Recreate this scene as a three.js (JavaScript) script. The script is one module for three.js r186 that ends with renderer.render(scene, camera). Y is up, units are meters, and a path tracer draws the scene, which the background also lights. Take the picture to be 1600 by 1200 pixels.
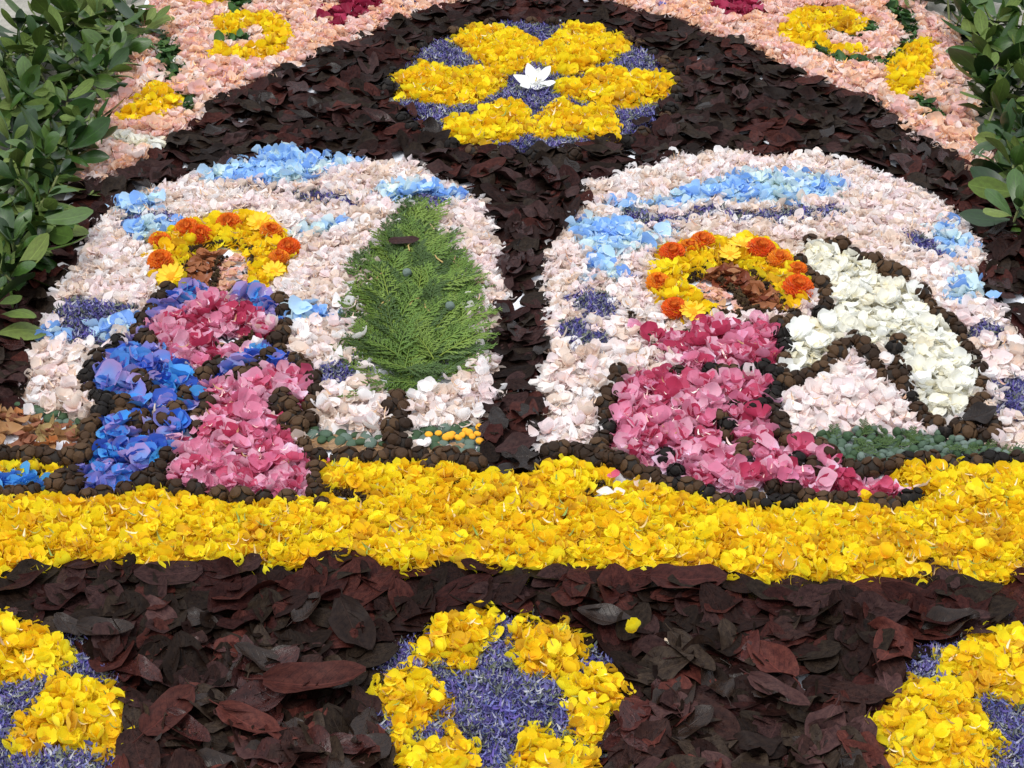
import * as THREE from 'three';
import { mergeGeometries } from 'three/addons/utils/BufferGeometryUtils.js';
import { ConvexGeometry } from 'three/addons/geometries/ConvexGeometry.js';
import { ImprovedNoise } from 'three/addons/math/ImprovedNoise.js';

// ---------------------------------------------------------------- camera, sky, sun, exposure
const EYE = 1.35, PITCH = THREE.MathUtils.degToRad(33.5), FOCAL = 3000;   // eye height in metres, tilt down, focal length in photo pixels (1600 x 1200)
const scene = new THREE.Scene();
const camera = new THREE.PerspectiveCamera(2 * Math.atan(600 / FOCAL) * 180 / Math.PI, 4 / 3, 0.05, 60);
camera.position.set(0, EYE, 0);
camera.rotation.set(-PITCH, 0, 0);
const renderer = new THREE.WebGLRenderer({ antialias: true });
renderer.toneMapping = THREE.LinearToneMapping;
renderer.toneMappingExposure = 1.8;
renderer.shadowMap.enabled = true;
{ // overcast sky: brightest overhead, a third of that at the horizon
  const W = 128, H = 64, d = new Float32Array(W * H * 4);
  for (let y = 0; y < H; y++) for (let x = 0; x < W; x++) {
    const s = Math.sin(((y + 0.5) / H - 0.5) * Math.PI), k = s > 0 ? (1 + 2 * s) / 3 : 0.22, i = (y * W + x) * 4;
    d[i] = 0.95 * k; d[i + 1] = 1.0 * k; d[i + 2] = 1.08 * k; d[i + 3] = 1;
  }
  const t = new THREE.DataTexture(d, W, H, THREE.RGBAFormat, THREE.FloatType);
  t.mapping = THREE.EquirectangularReflectionMapping; t.magFilter = THREE.LinearFilter; t.needsUpdate = true;
  scene.background = t; scene.environment = t;
}
const sun = new THREE.DirectionalLight(new THREE.Color(1, 0.96, 0.9), 0.95);
sun.position.set(-1.2, 3.6, -1.2); sun.target.position.set(0, 0, -2.2);
sun.castShadow = true; sun.shadow.radius = 48; sun.shadow.mapSize.set(2048, 2048);
Object.assign(sun.shadow.camera, { left: -2, right: 2, top: 2, bottom: -2, near: 0.5, far: 8 });
scene.add(sun, sun.target);

// ---------------------------------------------------------------- helpers
let seed = 20240611;
const rnd = () => { seed = (seed + 0x6D2B79F5) | 0; let t = Math.imul(seed ^ (seed >>> 15), 1 | seed); t = (t + Math.imul(t ^ (t >>> 7), 61 | t)) ^ t; return ((t ^ (t >>> 14)) >>> 0) / 4294967296; };
const R = (a, b) => a + (b - a) * rnd(), pick = (a) => a[Math.floor(rnd() * a.length)], gauss = () => (rnd() + rnd() + rnd() - 1.5) * 1.15;
const noise = new ImprovedNoise(), nz = (x, y, f, o = 0) => noise.noise(x * f + 31.7 + o, y * f - 11.3, o * 1.7 + 0.37);
const clamp = THREE.MathUtils.clamp, smooth = THREE.MathUtils.smoothstep;
// a pixel of the photograph -> the point at that height over the ground
function at(px, py, h = 0) {
  const dx = (px - 800) / FOCAL, dy = (600 - py) / FOCAL, c = Math.cos(PITCH), s = Math.sin(PITCH);
  const vy = dy * c - s, vz = -c - dy * s, t = (h - EYE) / vy;
  return new THREE.Vector3(dx * t, h, vz * t);
}
const used = new Map();
function numbered(n) { const k = used.get(n) ?? 0; used.set(n, k + 1); return k ? n + '_' + String(k).padStart(3, '0') : n; }
function tag(o, label, category, group, kind) { o.userData.label = label; if (category) o.userData.category = category; if (group) o.userData.group = group; if (kind) o.userData.kind = kind; return o; }
function thing(name, label, category, pos, group) { const o = new THREE.Group(); o.name = numbered(name); if (pos) o.position.copy(pos); scene.add(o); return tag(o, label, category, group); }
function add(parent, name, geo, mat) { const m = new THREE.Mesh(geo, mat); m.name = name; m.castShadow = m.receiveShadow = true; parent.add(m); return m; }
const C = (r, g, b) => new THREE.Color(r, g, b);

// ---------------------------------------------------------------- regions drawn on the ground (photo pixels -> metres)
const regions = [];
function poly(str, h = 0.0115) { return str.trim().split(/\s+/).map((s) => { const [x, y] = s.split(',').map(Number), p = at(x, y, h); return [p.x, p.z]; }); }
function mk(pts) { const xs = pts.map((p) => p[0]), zs = pts.map((p) => p[1]); return { pts, x0: Math.min(...xs), x1: Math.max(...xs), z0: Math.min(...zs), z1: Math.max(...zs) }; }
function region(str, solid = true) { const r = typeof str === 'string' ? mk(poly(str)) : mk(str); r.at = regions.length; r.solid = solid; regions.push(r); return r; }
function disc(cx, cy, rx, ry) { const p = []; for (let i = 0; i < 36; i++) { const a = i / 36 * 2 * Math.PI, q = at(cx + rx * Math.cos(a), cy + ry * Math.sin(a), 0.0095); p.push([q.x, q.z]); } return p; }
function inside(r, x, z) {
  if (x < r.x0 || x > r.x1 || z < r.z0 || z > r.z1) return false;
  let c = false; const p = r.pts;
  for (let i = 0, j = p.length - 1; i < p.length; j = i++) if ((p[i][1] > z) !== (p[j][1] > z) && x < (p[j][0] - p[i][0]) * (z - p[i][1]) / (p[j][1] - p[i][1]) + p[i][0]) c = !c;
  return c;
}
function edge(r, x, z, most = 0.05) {
  if (x < r.x0 - most || x > r.x1 + most || z < r.z0 - most || z > r.z1 + most) return most;
  let d = most * most; const p = r.pts;
  for (let i = 0, j = p.length - 1; i < p.length; j = i++) {
    const ax = p[j][0], az = p[j][1], bx = p[i][0] - ax, bz = p[i][1] - az, t = clamp(((x - ax) * bx + (z - az) * bz) / (bx * bx + bz * bz + 1e-12), 0, 1);
    const ex = x - ax - t * bx, ez = z - az - t * bz; d = Math.min(d, ex * ex + ez * ez);
  }
  return Math.sqrt(d);
}
const coneSpots = [];   // filled before the petals are strewn, so that petals keep off them
function free(r, x, z) {
  if (!inside(r, x, z)) return false;
  for (let j = r.at + 1; j < regions.length; j++) { const q = regions[j]; if (q.solid && !r.mine?.includes(q) && inside(q, x, z) && !(q.soft && rnd() < (q.softP ?? 0.3) && edge(q, x, z, 0.03) < q.soft)) return false; }
  for (const c of coneSpots) if ((c.x - x) ** 2 + (c.z - z) ** 2 < 0.011 ** 2) return false;
  return true;
}
function depthIn(r, x, z, most) { let d = edge(r, x, z, most); for (let j = r.at + 1; j < regions.length; j++) if (regions[j].solid && !regions[j].soft && !r.mine?.includes(regions[j])) d = Math.min(d, edge(regions[j], x, z, most)); return d; }

// ---------------------------------------------------------------- petal and leaf shapes
// u runs from base to tip, v across. shape: {L, W, p, q} outline; cup, curl, wave, notch, fold bend it
function blade({ L = 0.02, W = 0.015, p = 1.2, q = 0.6, cup = 0.3, curl = 0.2, wave = 0.1, notch = 0, fold = 0, twist = 0, nu = 5, nv = 4, tint = null, ph = 0, lobes = 2.2, side = 0, wrinkle = 0 }) {
  const pos = [], uv = [], col = [], idx = [];
  for (let i = 0; i <= nu; i++) for (let j = 0; j <= nv; j++) {
    const u = 0.02 + 0.97 * i / nu, v = j / nv * 2 - 1, w = W / 2 * Math.pow(Math.sin(Math.PI * Math.pow(u, p)), q) + W * 0.03;
    let x = v * w, z = u * L, y = cup * v * v * w * (0.4 + u) + fold * Math.abs(v) * w;
    z -= notch * L * (1 - Math.abs(v)) * u * u * u;
    y += curl * L * (u - 0.45) * (u - 0.45) * 2 + wave * w * Math.sin(lobes * Math.PI * u + ph + 1.7 * v) * v * v + wave * 0.5 * w * Math.sin(5 * v + ph * 2) * u;
    y += wrinkle * (Math.sin(u * 21 + v * 4 + ph) + Math.sin(v * 9 - u * 8 + ph * 2));
    x += side * L * u * u;
    const a = twist * (u - 0.5), ca = Math.cos(a), sa = Math.sin(a), x2 = x * ca - y * sa; y = x * sa + y * ca; x = x2;
    pos.push(x, y, z - L * 0.5); uv.push(u, (v + 1) / 2);
    const c = tint ? tint(u, v) : [1, 1, 1]; col.push(...c);
  }
  const s = nv + 1;
  for (let i = 0; i < nu; i++) for (let j = 0; j < nv; j++) { const a = i * s + j; idx.push(a, a + s, a + 1, a + 1, a + s, a + s + 1); }
  const g = new THREE.BufferGeometry();
  g.setAttribute('position', new THREE.Float32BufferAttribute(pos, 3)); g.setAttribute('uv', new THREE.Float32BufferAttribute(uv, 2)); g.setAttribute('color', new THREE.Float32BufferAttribute(col, 3));
  g.setIndex(idx); g.computeVertexNormals(); return g;
}
const moved = (g, x, y, z, rx = 0, ry = 0, rz = 0, s = 1) => { const m = new THREE.Matrix4().compose(new THREE.Vector3(x, y, z), new THREE.Quaternion().setFromEuler(new THREE.Euler(rx, ry, rz, 'YXZ')), new THREE.Vector3(s, s, s)); return g.clone().applyMatrix4(m); };
function colored(g, r, gg, b) { const n = g.attributes.position.count, a = new Float32Array(n * 3); for (let i = 0; i < n; i++) { a[i * 3] = r; a[i * 3 + 1] = gg; a[i * 3 + 2] = b; } g.setAttribute('color', new THREE.BufferAttribute(a, 3)); return g; }
function tube(points, r0, r1, sides = 4, color = [1, 1, 1]) {   // tapered stick through points
  const pos = [], idx = [], up = new THREE.Vector3(0, 1, 0.01), t = new THREE.Vector3(), a = new THREE.Vector3(), b = new THREE.Vector3(), n = points.length;
  points.forEach((p, i) => { t.subVectors(points[Math.min(i + 1, n - 1)], points[Math.max(i - 1, 0)]).normalize(); a.crossVectors(t, up).normalize(); b.crossVectors(a, t); const r = r0 + (r1 - r0) * i / (n - 1);
    for (let k = 0; k < sides; k++) { const w = k / sides * 2 * Math.PI; pos.push(p.x + r * (a.x * Math.cos(w) + b.x * Math.sin(w)), p.y + r * (a.y * Math.cos(w) + b.y * Math.sin(w)), p.z + r * (a.z * Math.cos(w) + b.z * Math.sin(w))); } });
  for (let i = 0; i < n - 1; i++) for (let k = 0; k < sides; k++) { const q = i * sides + k, s = i * sides + (k + 1) % sides; idx.push(q, s, q + sides, s, s + sides, q + sides); }
  const g = new THREE.BufferGeometry(); g.setAttribute('position', new THREE.Float32BufferAttribute(pos, 3)); g.setAttribute('uv', new THREE.Float32BufferAttribute(new Float32Array(pos.length / 3 * 2), 2)); g.setIndex(idx); g.computeVertexNormals(); return colored(g, ...color);
}
const V = (x, y, z) => new THREE.Vector3(x, y, z);

// ---------------------------------------------------------------- petal kinds
function kind({ shapes, tones, rough = 0.85, through = 0.3, clump = 3, spread = 0.006, extras = [] }) {
  const geos = shapes.map((s, i) => blade({ ph: i * 1.3, ...s })).concat(extras);
  const cl = []; for (let i = 0; i < clump; i++) cl.push(moved(geos[i % geos.length], R(-spread, spread), R(-0.002, 0.002), R(-spread, spread), R(-0.6, 0.6), i / clump * 6.28 + R(-0.6, 0.6), R(-0.6, 0.6), R(0.8, 1.05)));
  const base = { vertexColors: true, roughness: rough, side: THREE.DoubleSide, transmission: through, thickness: 0, ior: 1.4, specularIntensity: 0.5 };
  const mats = tones.map((t) => new THREE.MeshPhysicalMaterial({ ...base, color: t }));
  return { geos, clump: mergeGeometries(cl), mats, tones, bed: new THREE.MeshPhysicalMaterial({ ...base, color: 0xffffff }), size: shapes[0].L };
}
const fadeIn = (a, b, k = 1) => (u) => { const t = smooth(u, 0, k); return [a[0] + (b[0] - a[0]) * t, a[1] + (b[1] - a[1]) * t, a[2] + (b[2] - a[2]) * t]; };
const broomT = fadeIn([0.95, 0.72, 0.6], [1, 1, 1], 0.5);
const tri = (g) => g;   // a small open flower: three petals from one base
function flower(n, s, tilt = 0.5) { const parts = []; for (let i = 0; i < n; i++) { const g = blade({ ...s, ph: i * 2.1 }); g.translate(0, 0, s.L * 0.5); g.rotateX(-tilt * R(0.6, 1.3)); g.rotateY(i / n * 2 * Math.PI + R(-0.15, 0.15)); parts.push(g); } return mergeGeometries(parts); }
const BR = { L: 0.019, W: 0.017, p: 1.15, q: 0.55, cup: 0.5, curl: 0.3, wave: 0.12, notch: 0.14, tint: broomT };
const K = {};
K.broom = kind({
  shapes: [BR, { ...BR, fold: 0.5, notch: 0, W: 0.015 }, { ...BR, cup: 0.9, curl: 0.5, L: 0.017 }, { ...BR, L: 0.018, W: 0.008, cup: 1.1, q: 0.8, notch: 0 }, { ...BR, cup: 0.2, curl: -0.3, wave: 0.25, L: 0.021 }, { ...BR, W: 0.0065, L: 0.02, cup: 1.2, side: 0.25, notch: 0 }],
  extras: [flower(3, { ...BR, L: 0.016, W: 0.014 }, 0.7), flower(2, { ...BR, L: 0.017 }, 0.9)],
  tones: [C(0.88, 0.71, 0.012), C(0.88, 0.66, 0.01), C(0.91, 0.78, 0.02), C(0.86, 0.57, 0.008), C(0.9, 0.74, 0.014), C(0.72, 0.45, 0.02), C(0.93, 0.8, 0.04)], clump: 5, spread: 0.009 });
const BL = { L: 0.0225, W: 0.016, p: 1.05, q: 0.7, cup: 0.36, curl: 0.3, wave: 0.18, tint: fadeIn([1.02, 0.9, 0.84], [1, 1, 1], 0.6) };
const blushShapes = [BL, { ...BL, W: 0.019, p: 1.3, cup: 0.3 }, { ...BL, fold: 0.6, W: 0.015, L: 0.026 }, { ...BL, W: 0.011, curl: 0.8, side: 0.2 }, { ...BL, curl: -0.4, wave: 0.3, L: 0.021 }];
const blushFlower = [flower(4, { ...BL, L: 0.017 }, 0.5), flower(3, { ...BL, L: 0.018, W: 0.015 }, 0.8)];
K.blush = kind({ shapes: blushShapes, extras: blushFlower, tones: [C(0.89, 0.82, 0.8), C(0.87, 0.77, 0.74), C(0.92, 0.89, 0.88), C(0.78, 0.66, 0.57), C(0.88, 0.77, 0.77), C(0.9, 0.85, 0.81), C(0.92, 0.88, 0.87)], clump: 5, spread: 0.009, through: 0.35 });
const OL = { L: 0.026, W: 0.017, p: 1.25, q: 0.7, cup: 0.5, curl: 0.4, wave: 0.35, tint: fadeIn([1.02, 0.8, 0.58], [1, 1, 1], 0.55) };
K.oleander = kind({ shapes: [OL, { ...OL, W: 0.012, curl: 0.7 }, { ...OL, fold: 0.6 }, { ...OL, L: 0.022, W: 0.018, curl: -0.4 }, { ...OL, W: 0.008, L: 0.024, side: 0.2, cup: 1 }], extras: [flower(4, { ...OL, L: 0.019 }, 0.6)],
  tones: [C(0.86, 0.67, 0.61), C(0.84, 0.61, 0.57), C(0.88, 0.75, 0.7), C(0.86, 0.62, 0.47), C(0.82, 0.56, 0.53), C(0.89, 0.82, 0.78)], clump: 5, spread: 0.01, through: 0.35 });
const WH = { L: 0.024, W: 0.015, p: 1.25, q: 0.7, cup: 0.4, curl: 0.35, wave: 0.2, tint: fadeIn([0.96, 0.9, 0.68], [1, 1, 1], 0.5) };
K.white = kind({ shapes: [WH, { ...WH, W: 0.012, curl: 0.6 }, { ...WH, fold: 0.5 }, { ...WH, L: 0.02, W: 0.017, curl: -0.4 }], extras: [flower(5, { ...WH, L: 0.02 }, 0.25), flower(4, { ...WH, L: 0.02 }, 0.6)],
  tones: [C(0.88, 0.87, 0.8), C(0.87, 0.85, 0.76), C(0.9, 0.9, 0.86), C(0.85, 0.8, 0.66)], clump: 4, spread: 0.009, through: 0.3 });
const RO = { L: 0.0275, W: 0.02, p: 1.3, q: 0.65, cup: 0.5, curl: 0.45, wave: 0.3, tint: fadeIn([1.15, 1.8, 1.7], [1, 1, 1], 0.45) };
K.rose = kind({ shapes: [RO, { ...RO, W: 0.017, curl: 0.8 }, { ...RO, fold: 0.6 }, { ...RO, L: 0.025, W: 0.024, curl: -0.4 }, { ...RO, W: 0.01, cup: 0.9, side: 0.2 }], extras: [flower(3, { ...RO, L: 0.022 }, 0.6)],
  tones: [C(0.67, 0.16, 0.28), C(0.61, 0.1, 0.19), C(0.73, 0.27, 0.4), C(0.79, 0.43, 0.54), C(0.48, 0.045, 0.11), C(0.7, 0.2, 0.33)], clump: 4, spread: 0.01, through: 0.35, rough: 0.7 });
const HY = { L: 0.024, W: 0.026, p: 1.1, q: 0.5, cup: 0.35, curl: 0.3, wave: 0.22, tint: fadeIn([1.25, 1.15, 0.95], [1, 1, 1], 0.6) };
K.sky = kind({ shapes: [HY, { ...HY, fold: 0.4 }, { ...HY, curl: -0.35, L: 0.022 }, { ...HY, W: 0.018, cup: 0.7 }], extras: [flower(4, { ...HY, L: 0.017, W: 0.018 }, 0.2)],
  tones: [C(0.34, 0.56, 0.87), C(0.25, 0.46, 0.84), C(0.47, 0.67, 0.88), C(0.62, 0.75, 0.78), C(0.22, 0.4, 0.8), C(0.66, 0.76, 0.84)], clump: 3, spread: 0.008, through: 0.3 });
const RB = { ...HY, L: 0.033, W: 0.03, p: 1.15, tint: (u, v) => { const t = smooth(Math.max(u, Math.abs(v) * 0.9), 0.45, 1); return [0.7 + 0.75 * t, 1.2 - 0.15 * t, 1.1 - 0.2 * t]; } };
K.robe = kind({ shapes: [RB, { ...RB, fold: 0.4, W: 0.024 }, { ...RB, curl: 0.6, cup: 0.7 }, { ...RB, curl: -0.35 }, { ...RB, W: 0.016, cup: 0.9 }],
  tones: [C(0.045, 0.17, 0.62), C(0.07, 0.25, 0.7), C(0.16, 0.19, 0.58), C(0.27, 0.25, 0.58), C(0.035, 0.1, 0.52), C(0.07, 0.33, 0.78), C(0.05, 0.2, 0.66)], clump: 3, spread: 0.009, through: 0.25, rough: 0.55 });
const HA = { L: 0.03, W: 0.013, p: 1.0, q: 0.9, cup: 0.5, curl: 0.5, wave: 0.2 };
K.hair = kind({ shapes: [HA, { ...HA, W: 0.016, curl: -0.4 }, { ...HA, L: 0.024, fold: 0.5 }], tones: [C(0.24, 0.075, 0.028), C(0.3, 0.11, 0.045), C(0.18, 0.045, 0.02), C(0.36, 0.17, 0.08)], clump: 3, spread: 0.008, rough: 0.32, through: 0.1 });
K.autumn = kind({ shapes: [HA, { ...HA, W: 0.014, curl: 0.8 }, { ...HA, L: 0.024, fold: 0.6 }], tones: [C(0.46, 0.18, 0.06), C(0.36, 0.19, 0.08), C(0.28, 0.11, 0.06), C(0.42, 0.3, 0.13), C(0.5, 0.15, 0.05)], clump: 3, spread: 0.008, rough: 0.5, through: 0.15 });
K.peach = kind({ shapes: [{ ...BL, L: 0.018 }, { ...BL, W: 0.01, L: 0.016 }, { ...BL, fold: 0.6, L: 0.015 }], tones: [C(0.7, 0.41, 0.31), C(0.64, 0.38, 0.24), C(0.74, 0.45, 0.39), C(0.55, 0.33, 0.18)], clump: 3, spread: 0.006, through: 0.25 });
const GR = { L: 0.026, W: 0.012, p: 1.1, q: 0.7, cup: 0.4, curl: 0.4, wave: 0.3 };
K.green = kind({ shapes: [GR, { ...GR, L: 0.035, W: 0.014, fold: 0.3 }, { ...GR, L: 0.016, curl: -0.5 }], tones: [C(0.035, 0.09, 0.022), C(0.05, 0.12, 0.03), C(0.025, 0.06, 0.02), C(0.09, 0.15, 0.04)], clump: 4, spread: 0.009, rough: 0.4, through: 0.1 });
K.crimson = kind({ shapes: [{ ...RO, tint: null }, { ...RO, tint: null, fold: 0.5 }, { ...RO, tint: null, curl: -0.4 }], tones: [C(0.36, 0.02, 0.07), C(0.45, 0.035, 0.1), C(0.28, 0.015, 0.05), C(0.5, 0.08, 0.16)], clump: 3, spread: 0.01, rough: 0.6 });
// lavender florets: little curled strips, too small to tell apart singly
{
  const strips = [];
  const tones = [[0.125, 0.125, 0.31], [0.055, 0.05, 0.18], [0.19, 0.2, 0.38], [0.08, 0.07, 0.22], [0.42, 0.43, 0.46], [0.12, 0.14, 0.08], [0.14, 0.11, 0.31], [0.1, 0.13, 0.33], [0.17, 0.19, 0.15]];
  for (let i = 0; i < 16; i++) { const c = tones[i % 9]; strips.push(moved(blade({ L: R(0.008, 0.014), W: R(0.0018, 0.0036), p: 1, q: 0.6, cup: R(-1, 1), curl: R(0.4, 1.4), side: R(-0.4, 0.4), wave: 0.1, nu: 4, nv: 1, tint: () => c }), R(-0.01, 0.01), R(0, 0.004), R(-0.01, 0.01), gauss() * 0.5, R(0, 6.28), gauss() * 0.7)); }
  const m = new THREE.MeshPhysicalMaterial({ vertexColors: true, roughness: 0.75, side: THREE.DoubleSide, transmission: 0.2, thickness: 0, ior: 1.4, specularIntensity: 0.4 });
  K.lavender = { geos: [], clump: mergeGeometries(strips), tones: [C(1, 1, 1), C(1.25, 1.2, 1.15), C(0.8, 0.8, 0.9), C(1, 0.95, 1.2)], bed: m, size: 0.014 };
}

// ---------------------------------------------------------------- strewing petals over a region
const q1 = new THREE.Quaternion(), e1 = new THREE.Euler(), m1 = new THREE.Matrix4(), v1 = new THREE.Vector3(), v2 = new THREE.Vector3();
let nPieces = 0;
function strew(parent, r, k, { ink = false, cap = 300, h = 0.009, layers = 3, gap = null, tilt = 0.5, bed = true, name = 'petal', bedName = 'petal_bed', tones = null, rim = 0.02, only = null, big = 1, wilt = null } = {}) {
  const step = gap ?? k.size * 0.62, top = [], low = [], ox = parent.position.x, oz = parent.position.z;
  const toneOf = (x, z) => { const n = k.tones.length; if (tones) return pick(tones); const a = nz(x, z, 22, n) + gauss() * 0.45; return clamp(Math.floor((a + 1) / 2 * n), 0, n - 1); };
  for (let L = 0; L < layers; L++) {
    const last = L === layers - 1, s = last ? step : step * 1.25;
    for (let x = r.x0 - s; x < r.x1 + s; x += s) for (let z = r.z0 - s; z < r.z1 + s; z += s) {
      const px = x + R(-0.55, 0.55) * s, pz = z + R(-0.55, 0.55) * s;
      const fz = r.soft ? 0.006 : 0.0042; if (!free(r, px + gauss() * fz, pz + gauss() * fz) || (ink && INK.some(([pts]) => pts.some(([ax, az], i) => i && edge({ pts: [pts[i - 1], [ax, az]], x0: -9, x1: 9, z0: -9, z1: 9 }, px, pz, 0.02) < 0.0038)))) continue;
      const dIn = depthIn(r, px, pz, rim), pile = h * (0.25 + 0.75 * Math.pow(smooth(dIn, 0, rim), 0.7)) * (0.85 + 0.4 * nz(px, pz, 45, 3)), y = 0.003 + pile * (L + 0.6 + R(-0.35, 0.35)) / layers;
      (last ? top : low).push({ x: px, z: pz, y, tone: toneOf(px, pz), s: R(0.7, 1.2) * big, rx: gauss() * tilt, ry: R(0, 6.283), rz: gauss() * tilt });
    }
  }
  top.sort((a, b) => b.z - a.z);
  let single = 0;
  if (k.geos.length) for (const p of top) {
    if (single >= cap) { low.push({ ...p, one: true }); continue; }
    const m = add(parent, name, pick(k.geos), k.mats[p.tone]); single++; nPieces++;
    m.position.set(p.x - ox, p.y + 0.0015, p.z - oz); m.rotation.set(p.rx, p.ry, p.rz, 'YXZ'); m.scale.set(p.s * R(0.85, 1.15), p.s, p.s);
  } else low.push(...top);
  if (bed && low.length) {
    const im = new THREE.InstancedMesh(k.clump, k.bed, low.length); im.name = bedName; im.userData.kind = 'stuff'; im.castShadow = im.receiveShadow = true;
    low.forEach((p, i) => { e1.set(p.rx * 0.8, p.ry, p.rz * 0.8, 'YXZ'); q1.setFromEuler(e1); im.setMatrixAt(i, m1.compose(v1.set(p.x - ox, p.y, p.z - oz), q1, v2.set(p.s, p.s, p.s))); im.setColorAt(i, k.tones[p.tone]); });
    parent.add(im);
  }
}
const scrapG = blade({ L: 0.014, W: 0.0022, p: 1, q: 0.5, cup: 0.6, curl: 0.9, side: 0.25, nu: 4, nv: 1 }), scrapM = new THREE.MeshStandardMaterial({ color: 0xffffff, roughness: 0.8, side: THREE.DoubleSide });
const SCRAPS = { yellow: [C(0.75, 0.6, 0.36), C(0.6, 0.42, 0.16), C(0.28, 0.3, 0.06), C(0.34, 0.2, 0.08), C(0.2, 0.28, 0.05)], rose: [C(0.85, 0.74, 0.66), C(0.85, 0.55, 0.5), C(0.45, 0.28, 0.12)], blush: [C(0.55, 0.34, 0.2), C(0.7, 0.5, 0.36), C(0.5, 0.3, 0.22)], peachy: [C(0.88, 0.45, 0.12), C(0.85, 0.56, 0.25), C(0.86, 0.4, 0.2)] };
function scraps(parent, r, per, tones, h) {   // stamens, sepals and dried bits among the petals
  const list = [], n = Math.round(per * (r.x1 - r.x0) * (r.z1 - r.z0));
  for (let i = 0; i < n; i++) { const x = R(r.x0, r.x1), z = R(r.z0, r.z1); if (free(r, x, z)) list.push([x, 0.005 + h * smooth(depthIn(r, x, z, 0.02), 0, 0.02) * R(0.9, 1.35), z]); }
  if (!list.length) return;
  const im = new THREE.InstancedMesh(scrapG, scrapM, list.length); im.name = 'petal_scrap'; im.userData.kind = 'stuff'; im.castShadow = im.receiveShadow = true;
  list.forEach((p, i) => { q1.setFromEuler(e1.set(gauss() * 0.5, R(0, 6.28), gauss() * 0.5, 'YXZ')); const s = R(0.5, 1.15); im.setMatrixAt(i, m1.compose(v1.set(p[0] - parent.position.x, p[1], p[2] - parent.position.z), q1, v2.set(s, s, s))); im.setColorAt(i, pick(tones)); });
  parent.add(im);
}
function center(r) { return new THREE.Vector3((r.x0 + r.x1) / 2, 0, (r.z0 + r.z1) / 2); }
const INK = [];   // the outline drawing on the paper: [points, width in millimetres]
for (const [w, ...ls] of [[3.4, '350,415 362,411 372,414', '377,413 386,410 393,414', '330,520 336,528 346,522 354,529 364,524 374,531 386,526 396,521', '1089,441 1090,450 1096,458 1093,464 1104,470 1112,474 1122,478', '1096,455 1104,451 1114,451 1121,450', '1014,556 1022,560 1030,562 1040,568 1048,572 1054,574', '516,772 534,776 550,774 566,782'],
  [2.8, '360,438 372,434 385,432', '349,437 358,444 372,442 387,439', '376,416 381,424 376,430 369,430', '334,536 346,531 360,537 376,532', '326,524 331,538 342,544', '1114,479 1126,475 1140,472 1150,466', '1134,477 1140,487 1146,480', '1103,460 1112,458', '920,776 940,770 964,768'],
  [2.2, '361,421 371,418', '384,420 389,428 393,424', '1118,464 1125,468', '1034,560 1040,562', '352,518 356,532']]) for (const l of ls) INK.push([poly(l, 0.007), w]);
const jobs = [];   // strewing waits until every region is known
function patch(name, label, r, k, opt = {}, category = 'petals') { if (name === 'petal_cloud') r.soft = 0.008; jobs.push(() => { const t = thing(name, label, category, center(r)); strew(t, r, k, opt); const sc = { broom: 'yellow', rose: 'rose', blush: 'blush', oleander: 'peachy' }[Object.keys(K).find((q) => K[q] === k)]; if (sc) scraps(t, r, sc === 'yellow' ? 2600 : 1700, SCRAPS[sc], opt.h ?? 0.009); return t; }); return r; }
function lavender(label, r, opt = {}) { r.soft = 0.008; jobs.push(() => { const t = thing('lavender_patch', label, 'lavender', center(r)); strew(t, r, K.lavender, { h: 0.008, layers: 3, gap: 0.009, bedName: 'floret_bed', ...opt }); }); return r; }

// ================================================================ THE REGIONS, in the order in which they cover one another
// dark leaf beds
const leafLow = region('-140,872 400,872 800,880 1200,885 1740,872 1800,1300 -200,1300', false);
const leafArch = region('-60,880 -60,560 60,380 118,292 150,288 200,275 232,240 267,212 310,192 332,160 400,128 445,108 492,88 550,65 600,38 650,20 712,9 740,-8 925,-8 958,10 1025,25 1100,47 1150,67 1200,92 1237,108 1282,132 1325,147 1357,157 1387,180 1422,205 1465,235 1522,270 1580,300 1680,420 1700,880', false);
// pink borders
const borderL = region('112,295 118,262 138,220 158,190 166,150 196,110 205,85 222,55 236,20 248,-40 770,-40 735,4 712,9 688,15 655,20 640,33 600,38 575,48 550,63 522,70 492,86 445,106 400,126 332,158 310,190 267,210 232,233 232,250 200,273 175,268 150,286');
const borderR = region('905,-40 1420,-40 1427,5 1467,32 1497,57 1494,100 1512,142 1524,160 1510,200 1537,220 1562,240 1557,256 1527,270 1505,260 1500,240 1465,233 1432,217 1422,202 1387,178 1357,155 1325,145 1282,130 1237,106 1215,94 1200,90 1150,65 1122,62 1100,45 1050,30 1025,23 995,20 958,8 925,-4');
patch('petal_border', 'pale pink petal border beside the pavement corner, round a yellow ring', borderL, K.oleander, { cap: 190, h: 0.012 });
patch('petal_border', 'pale pink petal border round the long yellow scroll beside dark sprigs', borderR, K.oleander, { cap: 190, h: 0.012 });
const ring = { h: 0.013, layers: 3 };
patch('petal_scroll', 'small yellow petal blot low in the pink border, by the green sprigs', region('188,180 205,163 222,142 235,132 262,133 278,150 278,168 255,180 240,190 210,195 190,190'), K.broom, { ...ring, cap: 40 });
patch('petal_ring', 'yellow petal ring in the pink border beneath the dark green dash', region('335,30 362,22 395,24 425,20 448,38 460,62 445,84 405,98 360,92 322,90 322,76 360,74 395,76 412,66 408,50 390,44 365,54 338,58'), K.broom, { ...ring, cap: 60 });
patch('petal_scroll', 'yellow petal tip cut off by the top edge above the pink border', region('305,-40 365,-40 350,6 322,12 306,8'), K.broom, { ...ring, cap: 20 });
patch('leaf_dash', 'dark green chopped leaf dash standing upright in the pink border', region('247,62 266,54 280,75 287,100 276,126 262,130 248,108 238,88'), K.green, { cap: 30, h: 0.014, name: 'leaf', bedName: 'leaf_bed' }, 'leaves');
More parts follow.
